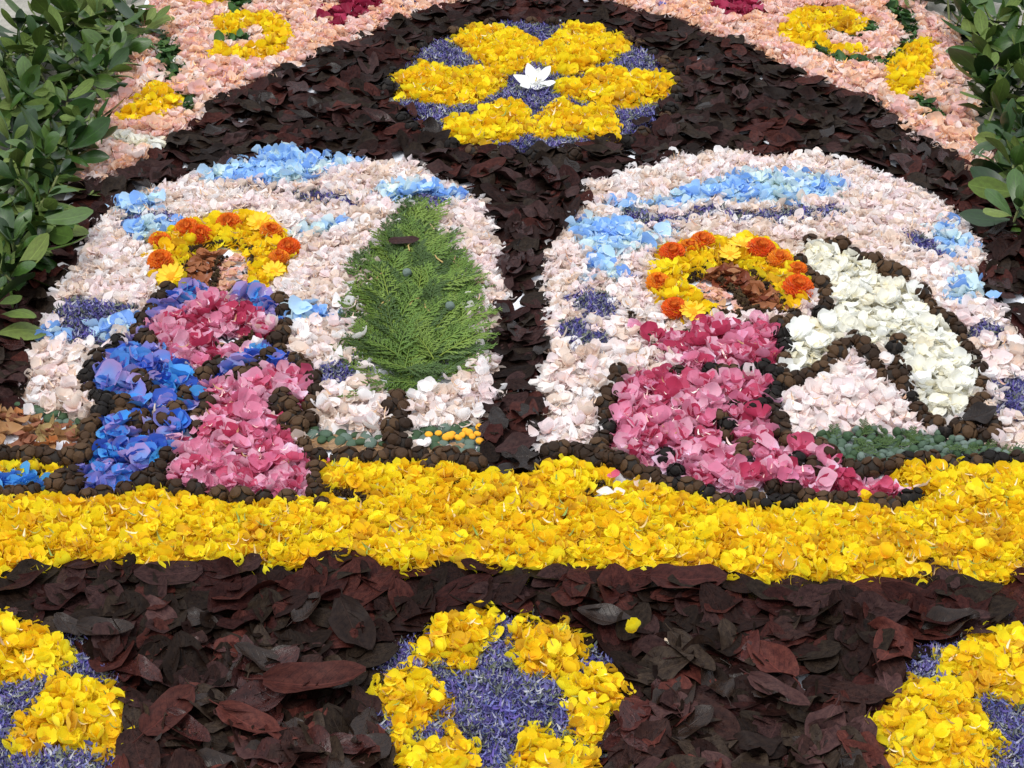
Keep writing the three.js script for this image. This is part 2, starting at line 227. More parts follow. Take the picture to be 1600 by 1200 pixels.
patch('leaf_dash', 'thin dark green leaf hook beneath the yellow ring', region('326,56 345,62 372,52 395,56 392,64 365,70 332,70'), K.green, { cap: 20, h: 0.014, name: 'leaf', bedName: 'leaf_bed' }, 'leaves');
patch('petal_flower', 'crimson petal flower in the pink border near its yellow ring', region('494,27 508,20 528,-2 545,-40 610,-40 600,-4 586,20 548,30 540,46 520,42 504,34'), K.crimson, { cap: 24, h: 0.011 }, 'flower');
patch('petal_flower', 'crimson petal flower in the pink border on the side of the long yellow scroll', region('1085,-2 1100,-40 1180,-40 1190,5 1200,22 1188,30 1165,30 1134,26 1120,18 1100,10'), K.crimson, { cap: 24, h: 0.011 }, 'flower');
patch('petal_blot', 'violet petal blot at the top edge close to the dark arch', region('1018,-30 1050,-30 1046,10 1026,12'), K.robe, { cap: 6, h: 0.008, tones: [2, 3] });
patch('petal_blot', 'violet petals at the top edge beside the crimson flower', region('622,-30 648,-30 646,8 630,10'), K.robe, { cap: 6, h: 0.008, tones: [2, 3] });
patch('petal_ring', 'open yellow petal ring with a green tail in the pink border', region('1214,54 1220,38 1238,20 1256,14 1280,12 1294,18 1312,14 1332,16 1347,30 1352,44 1340,54 1324,52 1308,46 1296,44 1284,54 1290,66 1320,74 1352,72 1356,86 1320,90 1288,82 1250,80 1228,68'), K.broom, { ...ring, cap: 70 });
patch('petal_scroll', 'long yellow petal scroll standing in the pink border near dark sprigs', region('1437,62 1458,64 1460,95 1440,130 1422,152 1395,150 1382,138 1386,110 1400,85 1424,68'), K.broom, { ...ring, cap: 50 });
patch('leaf_dash', 'dark green leaf stroke curling from the yellow ring over to the long scroll', region('1272,68 1290,74 1300,86 1345,92 1380,90 1404,74 1416,58 1402,42 1392,20 1378,0 1398,-8 1412,16 1436,34 1442,54 1424,70 1400,88 1384,102 1345,100 1300,96 1276,82'), K.green, { cap: 70, h: 0.015, name: 'leaf', bedName: 'leaf_bed' }, 'leaves');
patch('leaf_dash', 'short dark green leaf curl within the open yellow ring', region('1296,46 1310,52 1336,56 1352,44 1352,30 1368,36 1366,50 1345,62 1318,60 1300,56'), K.green, { cap: 20, h: 0.015, name: 'leaf', bedName: 'leaf_bed' }, 'leaves');
patch('leaf_dash', 'dark green leaf blot below the long yellow scroll', region('1424,150 1444,152 1466,164 1476,178 1468,187 1448,182 1424,162'), K.green, { cap: 16, h: 0.014, name: 'leaf', bedName: 'leaf_bed' }, 'leaves');
patch('leaf_dash', 'dark green leaf blot above the yellow ring at the top edge', region('348,-6 372,-20 402,-14 398,10 374,18 352,10'), K.green, { cap: 16, h: 0.014, name: 'leaf', bedName: 'leaf_bed' }, 'leaves');
patch('leaf_dash', 'small dark green leaf tip between the dash and the yellow blot', region('278,146 292,142 306,160 302,176 286,172'), K.green, { cap: 10, h: 0.013, name: 'leaf', bedName: 'leaf_bed' }, 'leaves');
patch('petal_blot', 'white petal spot in the pink border below a yellow blot', region('165,208 190,204 215,212 248,216 248,230 225,236 205,228 172,216'), K.white, { cap: 14, h: 0.01 });
// rosettes: lavender ground, six yellow lobes each
function rosette(label, ground, lobes, perLobe) {
  const g = region(ground); g.mine = [];
  const ls = lobes.map((s) => { const p = poly(s), cx = p.reduce((a, q) => a + q[0], 0) / p.length, cz = p.reduce((a, q) => a + q[1], 0) / p.length; return region(p.map(([x, z]) => { const d = Math.hypot(x - cx, z - cz), k = 1 + (cz > -1.9 ? 0.0012 : 0.0034) / d; return [cx + (x - cx) * k, cz + (z - cz) * k]; })); }); 
  jobs.push(() => {
    const t = thing('petal_rosette', label, 'petal rosette', center(g));
    strew(t, g, K.lavender, { h: 0.009, layers: 3, gap: 0.0085, bedName: 'lavender_bed' });
    for (const l of ls) { const b = new THREE.Group(); b.name = 'lobe'; b.position.copy(center(l)).sub(t.position); t.add(b); const keep = b.position.clone(); b.position.copy(center(l)); strew(b, l, K.broom, { cap: perLobe, h: 0.014, layers: 3 }); scraps(b, l, 2600, SCRAPS.yellow, 0.014); b.position.copy(keep); }
  });
}
rosette('yellow and lavender petal rosette with a white flower in its middle', disc(832, 138, 212, 101), [
  '707,67 732,40 775,46 805,52 835,65 840,85 825,105 800,118 775,112 745,95 735,85', '602,125 615,115 640,113 660,98 675,103 700,110 740,108 775,112 787,130 775,145 735,163 700,167 660,160 630,150 616,140',
  '700,190 720,180 745,185 754,167 775,164 800,160 814,164 822,180 826,192 818,210 800,221 770,225 745,228 715,225 698,213', '830,206 838,190 852,176 868,168 876,152 884,166 905,172 940,167 958,175 963,195 965,206 955,219 920,217 880,212 842,217',
  '872,142 880,128 910,126 922,113 950,107 980,116 1010,115 1045,118 1058,140 1040,150 1015,163 980,171 950,165 925,160 895,155', '840,80 862,65 880,46 895,38 915,45 935,42 960,50 980,68 976,80 955,94 930,104 900,117 872,118 860,110 844,95'], 34);
rosette('whole yellow and lavender petal rosette in the middle of the lower dark leaf band', disc(775, 1100, 196, 140), [
  '642,1020 645,1010 660,992 684,972 712,960 756,952 776,957 782,980 776,1000 758,1015 746,1034 722,1052 700,1040 680,1034 650,1034', '577,1074 600,1060 622,1048 636,1042 655,1047 684,1066 707,1096 696,1120 672,1130 658,1138 638,1150 630,1166 606,1166 608,1136 597,1107 580,1095',
  '618,1192 634,1170 652,1157 688,1150 706,1138 726,1156 748,1172 756,1200 745,1240 700,1262 640,1250 615,1215', '804,1170 826,1140 850,1146 868,1170 884,1156 902,1182 930,1186 932,1212 905,1245 850,1262 812,1245 796,1205',
  '872,1094 882,1062 912,1060 930,1036 966,1055 972,1095 966,1112 950,1138 940,1180 924,1170 905,1160 890,1138 892,1112', '803,1000 804,982 812,968 826,956 838,974 882,980 905,985 920,1000 912,1017 910,1037 884,1052 856,1060 822,1055 804,1036'], 44);
rosette('yellow and lavender petal rosette cut off at the bottom corner beneath the blue robe', disc(10, 1125, 190, 150), [
  '-60,1000 -40,968 0,958 16,962 36,976 60,972 82,992 108,1000 126,1026 110,1040 76,1052 58,1062 16,1070 -30,1074 -60,1050', '18,1150 36,1120 58,1090 88,1062 130,1062 156,1065 206,1100 200,1120 210,1164 200,1180 175,1180 126,1168 64,1176 32,1182',
  '-10,1300 0,1240 60,1225 120,1230 130,1262 70,1300', '-160,1090 -90,1085 -40,1110 -40,1150 -110,1170 -160,1150'], 60);
rosette('yellow and lavender petal rosette cut off at the bottom corner beneath the winged figure', disc(1595, 1135, 216, 158), [
  '1462,1034 1470,1024 1507,1007 1505,992 1550,987 1600,978 1660,985 1690,1040 1660,1085 1610,1105 1580,1105 1562,1087 1540,1092 1512,1080 1500,1065 1480,1056', '1368,1128 1386,1105 1405,1080 1425,1062 1452,1070 1510,1076 1525,1107 1544,1130 1548,1147 1570,1160 1562,1182 1540,1205 1525,1245 1430,1265 1385,1240 1380,1195 1367,1160',
  '1620,1160 1680,1150 1760,1170 1760,1230 1660,1240 1620,1200'], 90);
// the two arched panels of blush petals
const skyL = region('28,622 36,596 38,562 57,540 57,507 80,482 80,458 100,437 106,415 120,392 136,370 138,355 160,345 162,335 178,315 215,303 250,288 280,277 315,262 357,257 400,250 412,240 450,230 470,240 500,246 540,247 595,253 640,252 662,256 678,274 712,289 728,304 750,314 767,348 782,365 782,400 791,437 790,460 776,475 780,492 771,530 766,550 777,564 775,592 776,625 758,645 758,700 480,706 330,700 150,700 60,650');
const skyR = region('838,598 847,574 857,545 848,512 856,475 850,432 851,405 861,375 876,354 896,330 912,320 914,292 930,278 956,279 976,265 1000,260 1028,254 1055,238 1066,228 1080,240 1107,234 1155,236 1200,244 1287,239 1325,249 1350,255 1388,275 1440,294 1482,316 1512,348 1526,375 1546,416 1527,428 1527,455 1562,470 1590,517 1612,540 1660,600 1680,712 1400,715 1100,715 842,702 838,676 843,645 850,630');
patch('petal_sky', 'pale blush petal ground of the arched panel with the green tree', skyL, K.blush, { cap: 300, h: 0.011 });
patch('petal_sky', 'pale blush petal ground of the arched panel with the winged figure', skyR, K.blush, { cap: 300, h: 0.011 });
const bl = { h: 0.013, layers: 3, cap: 40, gap: 0.014 };
// blue and lavender clouds, tree panel
patch('petal_cloud', 'light blue hydrangea streak along the top of the tree panel', region('312,272 340,262 400,250 412,238 450,230 470,240 510,249 560,250 577,262 540,266 500,270 478,286 440,292 400,284 350,288 320,284'), K.sky, bl);
patch('petal_cloud', 'light blue petals atop the tree panel on the central pillar side', region('588,298 625,284 690,292 722,300 724,314 690,314 650,322 592,312'), K.sky, { ...bl, cap: 22 });
patch('petal_cloud', 'short light blue streak between the orange halo and the green tree', region('460,352 500,348 530,338 547,344 538,360 490,371 460,365'), K.sky, { ...bl, cap: 16 });
patch('petal_cloud', 'light blue petals high on the rounded shoulder of the tree panel', region('176,318 215,304 262,304 262,326 225,332 184,334'), K.sky, { ...bl, cap: 20 });
patch('petal_cloud', 'light blue petals beside the halo of the blue-robed figure', region('190,352 225,346 280,344 282,356 250,370 225,382 195,366'), K.sky, { ...bl, cap: 18 });
patch('petal_cloud', 'light blue petal patch low in the tree panel beside the blue sleeve', region('60,520 88,505 120,512 160,500 212,494 214,512 195,528 160,535 120,520 88,540 60,536'), K.sky, { ...bl, cap: 22 });
patch('petal_cloud', 'pale blue petals between the blue-robed figure and the green tree', region('446,488 470,476 500,478 525,490 520,502 480,500 452,508'), K.sky, { ...bl, cap: 12 });
lavender('thin lavender streak high in the tree panel over the halo', region('355,290 400,286 440,293 432,304 380,300 355,302', false));
lavender('lavender streak at the top of the tree panel above a blue dash', region('446,302 500,296 560,312 556,326 500,318 452,316'));
lavender('lavender clump at the top of the tree panel next to the tree tip', region('640,308 690,302 702,318 668,334 640,322'));
lavender('lavender streak on the rounded shoulder of the tree panel', region('176,344 205,334 270,332 284,342 225,347 190,352'));
lavender('lavender clump low in the tree panel by the dark leaves', region('84,496 112,464 150,466 178,472 212,480 206,496 160,500 156,536 128,544 104,524'));
lavender('lavender clump at the foot of the green tree', region('474,590 480,576 520,568 560,562 566,592 520,600 484,602'));
// clouds, winged panel
patch('petal_cloud', 'long light blue streak along the top of the winged figure panel', region('944,320 990,311 1032,316 1050,300 1100,285 1150,275 1200,270 1260,274 1312,278 1330,290 1310,308 1260,318 1200,322 1130,315 1080,318 1060,328 1000,328 960,330'), K.sky, { ...bl, cap: 70 });
patch('petal_cloud', 'broad light blue patch at the shoulder of the winged figure panel', region('890,352 915,338 950,343 985,350 1000,366 1050,355 1056,365 1020,385 990,398 962,402 966,420 988,430 960,436 935,426 915,442 900,432 925,402 904,372'), K.sky, { ...bl, cap: 60 });
patch('petal_cloud', 'light blue patch beside the lavender near the winged panel rim', region('1454,352 1486,344 1492,364 1522,384 1516,396 1480,402 1470,380'), K.sky, { ...bl, cap: 20 });
patch('petal_cloud', 'bright blue patch under the lavender at the winged panel rim', region('1486,436 1504,420 1526,430 1531,456 1512,470 1506,486 1484,480 1480,456'), K.sky, { ...bl, cap: 20 });
lavender('long lavender streak under the light blue streak of the winged panel', region('962,332 1000,328 1050,338 1100,322 1180,332 1240,326 1322,322 1330,335 1260,346 1190,350 1120,337 1062,350 1012,354 976,344'));
lavender('lavender clump beside the arched rim, upper of two near the central pillar', region('885,455 930,452 966,464 962,498 926,500 896,484'));
lavender('lavender clump beside the pink sleeve, lower of two near the central pillar', region('868,508 910,496 946,525 962,535 936,547 884,535'));
lavender('lavender clump near the wing in front of light blue petals', region('1405,360 1440,362 1470,380 1480,405 1455,402 1420,386'));
lavender('small lavender clump outside the wing halfway down', region('1512,506 1545,500 1572,516 1570,532 1530,530'));
lavender('lavender clump outside the foot of the wing', region('1556,596 1600,590 1640,600 1640,650 1600,655 1562,640'));
// the tree
const tree = region('640,312 628,340 604,370 572,398 564,432 556,470 548,512 560,556 552,590 582,614 640,622 690,612 716,594 745,556 738,530 738,500 734,440 720,418 708,394 692,366 672,344 652,326');
tree.soft = 0.012; tree.softP = 0.8;
// ground strips
const sedumL = region('28,625 60,633 100,645 145,658 142,668 110,660 60,645 30,634');
const autumn = region('-40,644 28,640 62,648 110,664 142,672 142,690 116,706 60,708 -40,706');
const mossA = region('486,664 520,670 560,674 602,680 602,690 560,690 520,686 488,680');
const mossB = region('637,672 680,664 720,660 757,656 757,700 720,702 680,694 640,690');
const barkA = region('474,678 525,686 575,688 602,692 602,710 560,712 500,710 478,700');
const barkB = region('636,696 690,699 722,702 720,714 640,714');
const mossR = region('1238,690 1282,680 1335,672 1375,675 1412,674 1445,675 1495,686 1522,695 1575,708 1660,706 1660,720 1537,719 1475,716 1400,722 1355,722 1325,720 1300,710 1278,696');
patch('leaf_ground', 'brown and orange small leaf ground beside the blue robe', autumn, K.autumn, { cap: 60, h: 0.009, layers: 2, name: 'leaf', bedName: 'leaf_bed' }, 'leaves');
// halo of the blue-robed figure
const haloL = region('236,402 240,375 275,355 300,344 335,340 360,334 400,334 425,345 445,370 462,385 466,398 450,412 446,430 410,450 402,452 300,450 262,450 248,440 240,424');
const haloR = region('1010,430 1030,410 1028,392 1050,385 1085,375 1115,368 1140,378 1160,362 1182,370 1202,380 1236,400 1246,415 1272,445 1265,466 1232,480 1150,492 1100,492 1076,500 1046,496 1034,478 1016,452');
patch('petal_halo', 'yellow petal halo round the head of the blue-robed figure', haloL, K.broom, { cap: 90, h: 0.011, tilt: 0.45 });
patch('petal_halo', 'yellow petal halo round the head of the winged figure', haloR, K.broom, { cap: 90, h: 0.011, tilt: 0.45 });
const headL = region('284,444 284,402 300,390 322,383 360,378 388,386 398,402 396,430 384,450 352,460 320,458');
const hairL = region('290,442 290,408 306,396 332,388 352,390 348,406 338,416 336,446 318,452');
const faceL = region('338,446 338,416 350,400 372,394 392,402 394,418 388,446 364,454 346,456');
patch('petal_hair', 'brown leaf hair of the blue-robed figure', hairL, K.hair, { cap: 30, layers: 2, h: 0.009, name: 'leaf', bed: true, bedName: 'leaf_bed', gap: 0.013 }, 'leaves');
patch('petal_portrait', 'peach petal face of the blue-robed figure', faceL, K.peach, { cap: 150, layers: 2, h: 0.006, bed: false, gap: 0.0054, tilt: 0.25, ink: true, big: 0.74 });
const headR = region('1078,434 1096,420 1126,410 1145,406 1166,412 1182,430 1200,446 1226,462 1226,484 1200,494 1112,494 1086,452');
const hairR = region('1094,432 1118,422 1142,412 1162,420 1178,438 1196,452 1222,464 1222,482 1196,484 1172,470 1150,448 1120,440');
const faceR = region('1086,446 1092,441 1116,444 1136,454 1152,468 1160,486 1134,488 1116,478 1102,466 1092,456');
patch('petal_hair', 'glossy reddish brown leaf hair of the winged figure', hairR, K.hair, { cap: 60, layers: 3, h: 0.009, name: 'leaf', bed: true, bedName: 'leaf_bed', gap: 0.012 }, 'leaves');
patch('petal_portrait', 'peach petal face of the winged figure', faceR, K.peach, { cap: 150, layers: 2, h: 0.006, bed: false, gap: 0.0054, tilt: 0.25, ink: true, big: 0.74 });
// blue robe, pink dress
const robeA = region('216,512 222,498 236,484 250,462 262,452 300,448 326,452 308,462 282,485 262,500 242,508 228,516');
const robeB = region('364,458 400,450 412,456 436,476 440,500 428,506 412,488 396,474 370,470');
const robeC = region('146,568 160,550 196,545 206,512 222,506 236,522 246,548 268,574 300,582 336,574 372,560 398,548 420,532 440,534 448,556 446,576 420,574 392,578 346,590 328,600 300,632 296,655 268,650 266,640 232,654 216,642 180,626 150,606 142,586');
const robeD = region('140,670 152,646 190,638 214,652 240,654 268,640 296,618 318,612 312,648 298,672 272,698 262,710 252,725 232,737 200,752 182,770 126,767 130,732 150,707');
patch('petal_robe', 'blue petal veil piece between the yellow daisy and the pink bodice', robeA, K.robe, { cap: 26, h: 0.012, gap: 0.015, layers: 3 });
patch('petal_robe', 'blue petal shoulder piece beside the hand of the kneeling figure', robeB, K.robe, { cap: 22, h: 0.012, gap: 0.015, layers: 3 });
patch('petal_robe', 'blue and violet petal sleeve under the pink bodice', robeC, K.robe, { cap: 70, h: 0.013, gap: 0.016, layers: 3 });
patch('petal_robe', 'blue and violet petal robe hem resting on the yellow band', robeD, K.robe, { cap: 60, h: 0.013, gap: 0.016, layers: 3 });
const bodiceL = region('236,520 236,506 250,496 282,488 308,468 342,463 366,476 396,480 410,492 412,508 400,518 372,520 332,516 326,536 360,548 384,544 372,556 342,568 300,574 266,560 246,545 236,528');
patch('petal_bodice', 'rose pink petal bodice of the blue-robed figure', bodiceL, K.rose, { cap: 90, h: 0.012, gap: 0.014 });
patch('petal_blot', 'single pink petal spot by the blue shoulder piece', region('398,520 412,514 428,518 428,530 412,536 400,532'), K.rose, { cap: 8, h: 0.008 });
const handL = region('324,518 350,518 398,522 396,536 366,546 336,542');
patch('petal_hand', 'peach petal hand on printed paper over the pink bodice', handL, K.peach, { cap: 30, layers: 1, h: 0.004, bed: false, gap: 0.01, tilt: 0.2, ink: true, big: 0.6 });
const skirtL = region('320,606 344,594 372,588 410,578 446,574 470,582 484,610 482,640 462,648 434,618 424,640 446,668 462,688 486,716 476,738 476,756 440,770 400,770 340,766 296,762 248,748 252,734 270,714 272,696 290,668 312,640');
patch('petal_skirt', 'rose pink petal skirt next to the blue robe', skirtL, K.rose, { cap: 190, h: 0.013, gap: 0.0145 });
// strip with the blue and yellow hem at the frame edge
const strip = region('-40,722 50,720 106,728 100,748 82,758 66,744 40,740 -40,744');
patch('petal_strip', 'short yellow petal strip above the blue hem at the picture edge', strip, K.broom, { cap: 40, h: 0.008 });
patch('petal_strip', 'narrow blue petal strip at the picture edge under yellow petals', region('-40,750 20,746 45,742 76,752 70,764 40,768 -40,768'), K.robe, { cap: 20, h: 0.008, gap: 0.014, tones: [1, 5, 5, 0] });
// winged figure
const wing = region('1247,392 1262,384 1282,375 1302,388 1324,398 1362,410 1385,430 1402,445 1430,450 1446,470 1452,490 1467,497 1486,515 1488,532 1506,550 1526,575 1528,597 1530,628 1512,646 1480,656 1462,650 1446,634 1426,607 1418,584 1410,560 1406,530 1390,520 1378,548 1362,532 1340,526 1318,530 1304,540 1294,562 1266,568 1254,586 1224,598 1212,588 1230,566 1224,526 1242,508 1250,492 1295,498 1302,460 1298,450 1266,434 1260,417');
patch('petal_wing', 'creamy white petal wing outlined with cones', wing, K.white, { cap: 200, h: 0.014, gap: 0.0145 });
const underWing = region('1212,660 1224,602 1262,596 1304,568 1330,552 1352,560 1368,580 1394,580 1408,592 1440,640 1460,665 1470,686 1444,676 1375,676 1335,673 1282,681 1232,690');
patch('petal_ground', 'pale pink petals under the wing above the green berries', underWing, K.blush, { cap: 80, h: 0.012, tones: [0, 1, 4, 2, 5, 4] });
const bodiceR = region('987,500 1012,496 1010,510 1024,521 1046,521 1070,528 1078,510 1116,503 1160,502 1202,504 1216,508 1226,530 1222,558 1204,572 1150,574 1100,578 1058,572 1052,556 1036,546 1012,526');
patch('petal_bodice', 'rose pink petal bodice of the winged figure', bodiceR, K.rose, { cap: 100, h: 0.012, gap: 0.0145 });
patch('petal_cuff', 'pale petal cuff over the pink sleeve of the winged figure', region('1012,506 1040,508 1070,510 1066,522 1048,524 1022,518'), K.blush, { cap: 14, h: 0.009, tones: [2, 0, 5] });
const handR = region('1014,550 1030,552 1052,566 1052,578 1030,572 1014,560');
const skirtR = region('976,596 986,585 1028,582 1060,580 1110,588 1160,590 1196,590 1206,605 1196,625 1172,634 1166,644 1200,650 1218,680 1226,700 1252,694 1292,698 1302,718 1322,734 1342,745 1390,755 1420,760 1426,775 1400,780 1350,774 1300,768 1250,764 1230,776 1190,772 1130,762 1100,752 1070,744 1020,724 975,710 948,696 960,680 946,665 956,640 966,620');
patch('petal_skirt', 'rose pink petal skirt trailing to a point below the green berries', skirtR, K.rose, { cap: 210, h: 0.013, gap: 0.0145 });
// yellow band
const band = region('-140,775 0,774 60,774 140,776 176,774 220,762 238,748 252,772 320,772 342,790 400,790 440,784 488,784 506,774 498,716 538,716 576,720 650,726 684,720 714,728 745,744 786,744 826,745 862,722 884,716 938,734 952,746 940,762 990,752 1022,760 1050,768 1090,780 1112,788 1200,796 1276,786 1330,790 1352,772 1362,794 1440,786 1452,770 1428,756 1396,742 1416,720 1440,712 1478,730 1522,722 1600,731 1740,722 1740,914 1600,901 1526,914 1430,917 1388,911 1312,922 1200,917 1124,905 1050,895 1018,903 938,895 876,891 850,905 800,901 714,887 662,891 640,905 616,905 602,885 576,889 520,879 450,894 438,884 400,903 376,887 322,887 276,899 216,894 200,875 176,894 160,885 135,879 60,894 0,905 -140,899');
patch('petal_band', 'broad yellow petal band across the carpet under both figures', band, K.broom, { cap: 300, h: 0.013, layers: 3 });
const footL = region('512,768 548,764 572,768 578,784 560,792 530,786 514,780'), footR = region('916,770 940,760 968,754 986,760 984,774 950,780 918,782');

// ================================================================ CONES, one by one in rows
const coneParts = [];
{
  const core = new THREE.IcosahedronGeometry(0.0108, 2);
  for (let v = 0; v < 7; v++) {
    const n = 7 + v % 4, sites = []; const off = R(0, 6);
    for (let i = 0; i < n; i++) { const y = 1 - 2 * (i + 0.5) / n, a = i * 2.39996 + off + R(-0.12, 0.12), q = Math.sqrt(1 - y * y); sites.push(V(q * Math.cos(a), y + R(-0.06, 0.06), q * Math.sin(a)).normalize()); }
    const plates = sites.map((s, k) => {
      const pts = [], a = V(0, 1, 0.3).cross(s).normalize(), b = s.clone().cross(a);
      for (let i = 0; i < 9; i++) { // how far this plate reaches in that direction: half way to the nearest neighbour
        const w = i / 9 * 2 * Math.PI, dir = a.clone().multiplyScalar(Math.cos(w)).addScaledVector(b, Math.sin(w)); let reach = 0.75;
        for (let j = 0; j < n; j++) if (j !== k) { const c = sites[j].clone().sub(s), t = c.dot(dir); if (t > 0.05) reach = Math.min(reach, c.lengthSq() / (2 * t)); }
        reach = Math.min(reach * 0.95, 0.74) * R(0.93, 1.0);
        pts.push(s.clone().addScaledVector(dir, reach).normalize().multiplyScalar(0.0143 * R(0.97, 1.01)), s.clone().addScaledVector(dir, reach * 0.7).normalize().multiplyScalar(0.015 * R(0.985, 1.01)), s.clone().addScaledVector(dir, reach * 0.86).normalize().multiplyScalar(0.0092));
      }
      pts.push(s.clone().addScaledVector(a, 0.1).multiplyScalar(0.0156));
      return new ConvexGeometry(pts);
    });
    coneParts.push({ core, plates });
  }
}
const bumpTex = (() => { // fine woody or skin grain for bump maps
  const n = 128, d = new Uint8Array(n * n * 4);
  for (let y = 0; y < n; y++) for (let x = 0; x < n; x++) { const a = 128 + 60 * noise.noise(x * 0.11, y * 0.11, 3) + 50 * noise.noise(x * 0.35, y * 0.35, 7) + (rnd() - 0.5) * 50, i = (y * n + x) * 4; d[i] = d[i + 1] = d[i + 2] = clamp(a, 0, 255); d[i + 3] = 255; }
  const t = new THREE.DataTexture(d, n, n); t.wrapS = t.wrapT = THREE.RepeatWrapping; t.magFilter = THREE.LinearFilter; t.needsUpdate = true; return t;
})();
const coneMats = [C(0.05, 0.026, 0.0125), C(0.035, 0.018, 0.009), C(0.023, 0.0125, 0.007), C(0.066, 0.036, 0.0175), C(0.0085, 0.0065, 0.0055)].map((c) => new THREE.MeshPhysicalMaterial({ color: c, roughness: 0.6, specularIntensity: 0.25 }));
const coneCore = new THREE.MeshStandardMaterial({ color: C(0.018, 0.012, 0.008), roughness: 0.9 });
function coneRow(where, from, spots, dark = 0, small = 1) {
  spots.trim().split(/\s+/).forEach((s, i) => {
    const [x, y] = s.split(',').map(Number), sc = R(0.74, 0.99) * small, p = at(x, y, 0.013); p.y = 0.0145 * sc; p.loose = from === 'the pillar clockwise'; coneSpots.push(p);
    const v = pick(coneParts), tone = rnd() < dark ? coneMats[4] : pick(coneMats.slice(0, 4));
    const t = thing('cypress_cone', (tone === coneMats[4] ? 'black' : 'brown') + ' cone, ' + nth(i) + ' from ' + from + ', ' + where, 'cone', p, 'cones ' + where); t.rotation.set(R(0, 6), R(0, 6), R(0, 6)); t.scale.set(sc * R(0.86, 1.12), sc * R(0.86, 1.12), sc * R(0.86, 1.12));
    add(t, 'core', v.core, coneCore); for (const g of v.plates) add(t, 'scale', g, tone);
  });
}
const ORD = ['first', 'second', 'third', 'fourth', 'fifth', 'sixth', 'seventh', 'eighth', 'ninth', 'tenth', 'eleventh', 'twelfth', 'thirteenth', 'fourteenth', 'fifteenth', 'sixteenth', 'seventeenth', 'eighteenth', 'nineteenth', 'twentieth'];
const nth = (i) => (i < 20 ? ORD[i] : i < 29 ? 'twenty-' + ORD[i - 20] : i === 29 ? 'thirtieth' : 'thirty-' + ORD[i - 30]);
coneRow('down the outer edge of the blue veil', 'the daisy', '262,456 250,468 236,482 222,500 213,515 225,528 234,536');
coneRow('round the blue shoulder piece', 'the halo', '436,470 444,488 446,506 442,522 432,530');
coneRow('beneath the pink bodice and blue sleeve', 'the blush petals', '436,546 420,556 405,566 344,572 330,578 318,588');
coneRow('down the outer edge of the blue sleeve', 'the top', '184,534 170,548 152,560 143,574 135,590 138,606 150,618 166,628 178,636', 0.6);
coneRow('between the blue sleeve and the robe hem', 'the picture edge', '148,660 158,646 188,648 192,632 205,640 222,648 214,660 234,672 256,658 276,642 288,624 290,612', 0.15);
coneRow('lying inside the blue sleeve', 'its upper end', '204,582 216,594 228,602 240,612');
coneRow('between brown leaves and the robe hem', 'the top', '138,672 136,686 140,700');
coneRow('down the pink skirt where it meets blue', 'the top', '325,630 318,642 306,650 308,668 264,714 250,732 234,740');
coneRow('on top of the pink skirt', 'the blue sleeve', '358,592 378,586 394,582');
coneRow('down the pink skirt facing the tree', 'the top', '462,562 476,574 490,592 494,612 486,632 482,656 466,668 474,692 484,708 494,730 492,748 492,766 503,786');
coneRow('set into the pink skirt beside the tree', 'the top', '440,622 436,634 450,636 462,648 452,660');
coneRow('beneath the blue robe hem', 'the picture edge', '-10,770 14,770 32,772 50,768 88,758 110,768 137,775 160,773 196,766 220,754');
coneRow('closing the short yellow strip', 'the blue strip', '96,752 112,740 124,752');
coneRow('beneath the pink skirt of the kneeling figure', 'the blue robe', '246,756 276,764 307,769 342,773 378,779 412,776 450,776');
coneRow('between brown leaves and the short yellow strip', 'the picture edge', '-14,712 5,712 26,710 44,714 66,711 84,718 108,714 126,712');
coneRow('stacked as the trunk of the tree', 'the top', '620,626 612,638 628,638 624,650 612,668 628,668 614,690 628,692 610,714 626,716');
coneRow('under the tree and tan leaves', 'the pink skirt', '498,712 528,712 544,716 576,716 592,720 655,712 672,724 688,711 704,716 718,722 734,716 744,726');
coneRow('at the foot of the winged panel', 'the central pillar', '862,708 878,704 900,706 914,712 926,720 940,712 952,716');
coneRow('down the pink skirt facing the central pillar', 'the top', '967,584 960,600 952,618 946,634 946,652 948,668 942,688 936,702', 0.35);
coneRow('beneath the pink skirt of the winged figure', 'the central pillar', '970,722 985,730 1000,738 1016,746 1032,752 1046,756 1060,760 1074,762 1088,766 1104,772 1116,778 1136,780 1160,784 1178,782', 0.4);
coneRow('beneath the train of the pink skirt', 'its pointed tip', '1432,776 1418,784 1395,790 1375,786 1330,784 1310,780 1285,782 1260,778 1232,788 1215,784 1198,788', 0.4);
coneRow('between the pink skirt train and the berries', 'the wing', '1262,692 1280,700 1296,712 1312,722 1330,730 1344,736 1362,730 1386,730 1402,724 1420,720', 0.3);
coneRow('set into the train of the pink skirt', 'the skirt middle', '1207,760 1236,765 1246,722 1272,732', 0.5);
coneRow('down the middle of the winged figure skirt', 'the top', '1190,634 1178,640 1148,636 1124,654 1137,668 1134,680 1162,700 1160,716 1170,724', 0.5);
coneRow('low in the winged figure skirt near the pillar', 'the top', '1038,712 1056,736', 0.5);
coneRow('between the pink bodice and skirt', 'the central pillar', '1060,582 1112,578 1128,582 1146,580 1170,576 1192,574 1208,584', 0.4);
coneRow('between green berries and yellow petals', 'the pink skirt', '1440,722 1456,716 1486,726 1507,722 1525,724 1545,722 1565,722 1590,718 1610,720', 0.3);
coneRow('between the orange halo and the wing', 'the wing tip', '1250,408 1258,426 1270,436 1284,446 1290,462 1292,478 1282,488', 0.3);
coneRow('down the back of the winged figure', 'the neck', '1240,494 1230,504 1216,510 1220,526 1226,542 1226,560 1222,578 1207,592 1212,608 1206,622 1210,642 1218,660 1222,676 1232,690', 0.3);
coneRow('along the outer rim of the wing', 'the wing tip', '1268,378 1298,384 1314,384 1334,396 1348,402 1364,408 1382,420 1394,424 1408,432 1426,446 1440,460 1454,476 1466,490');
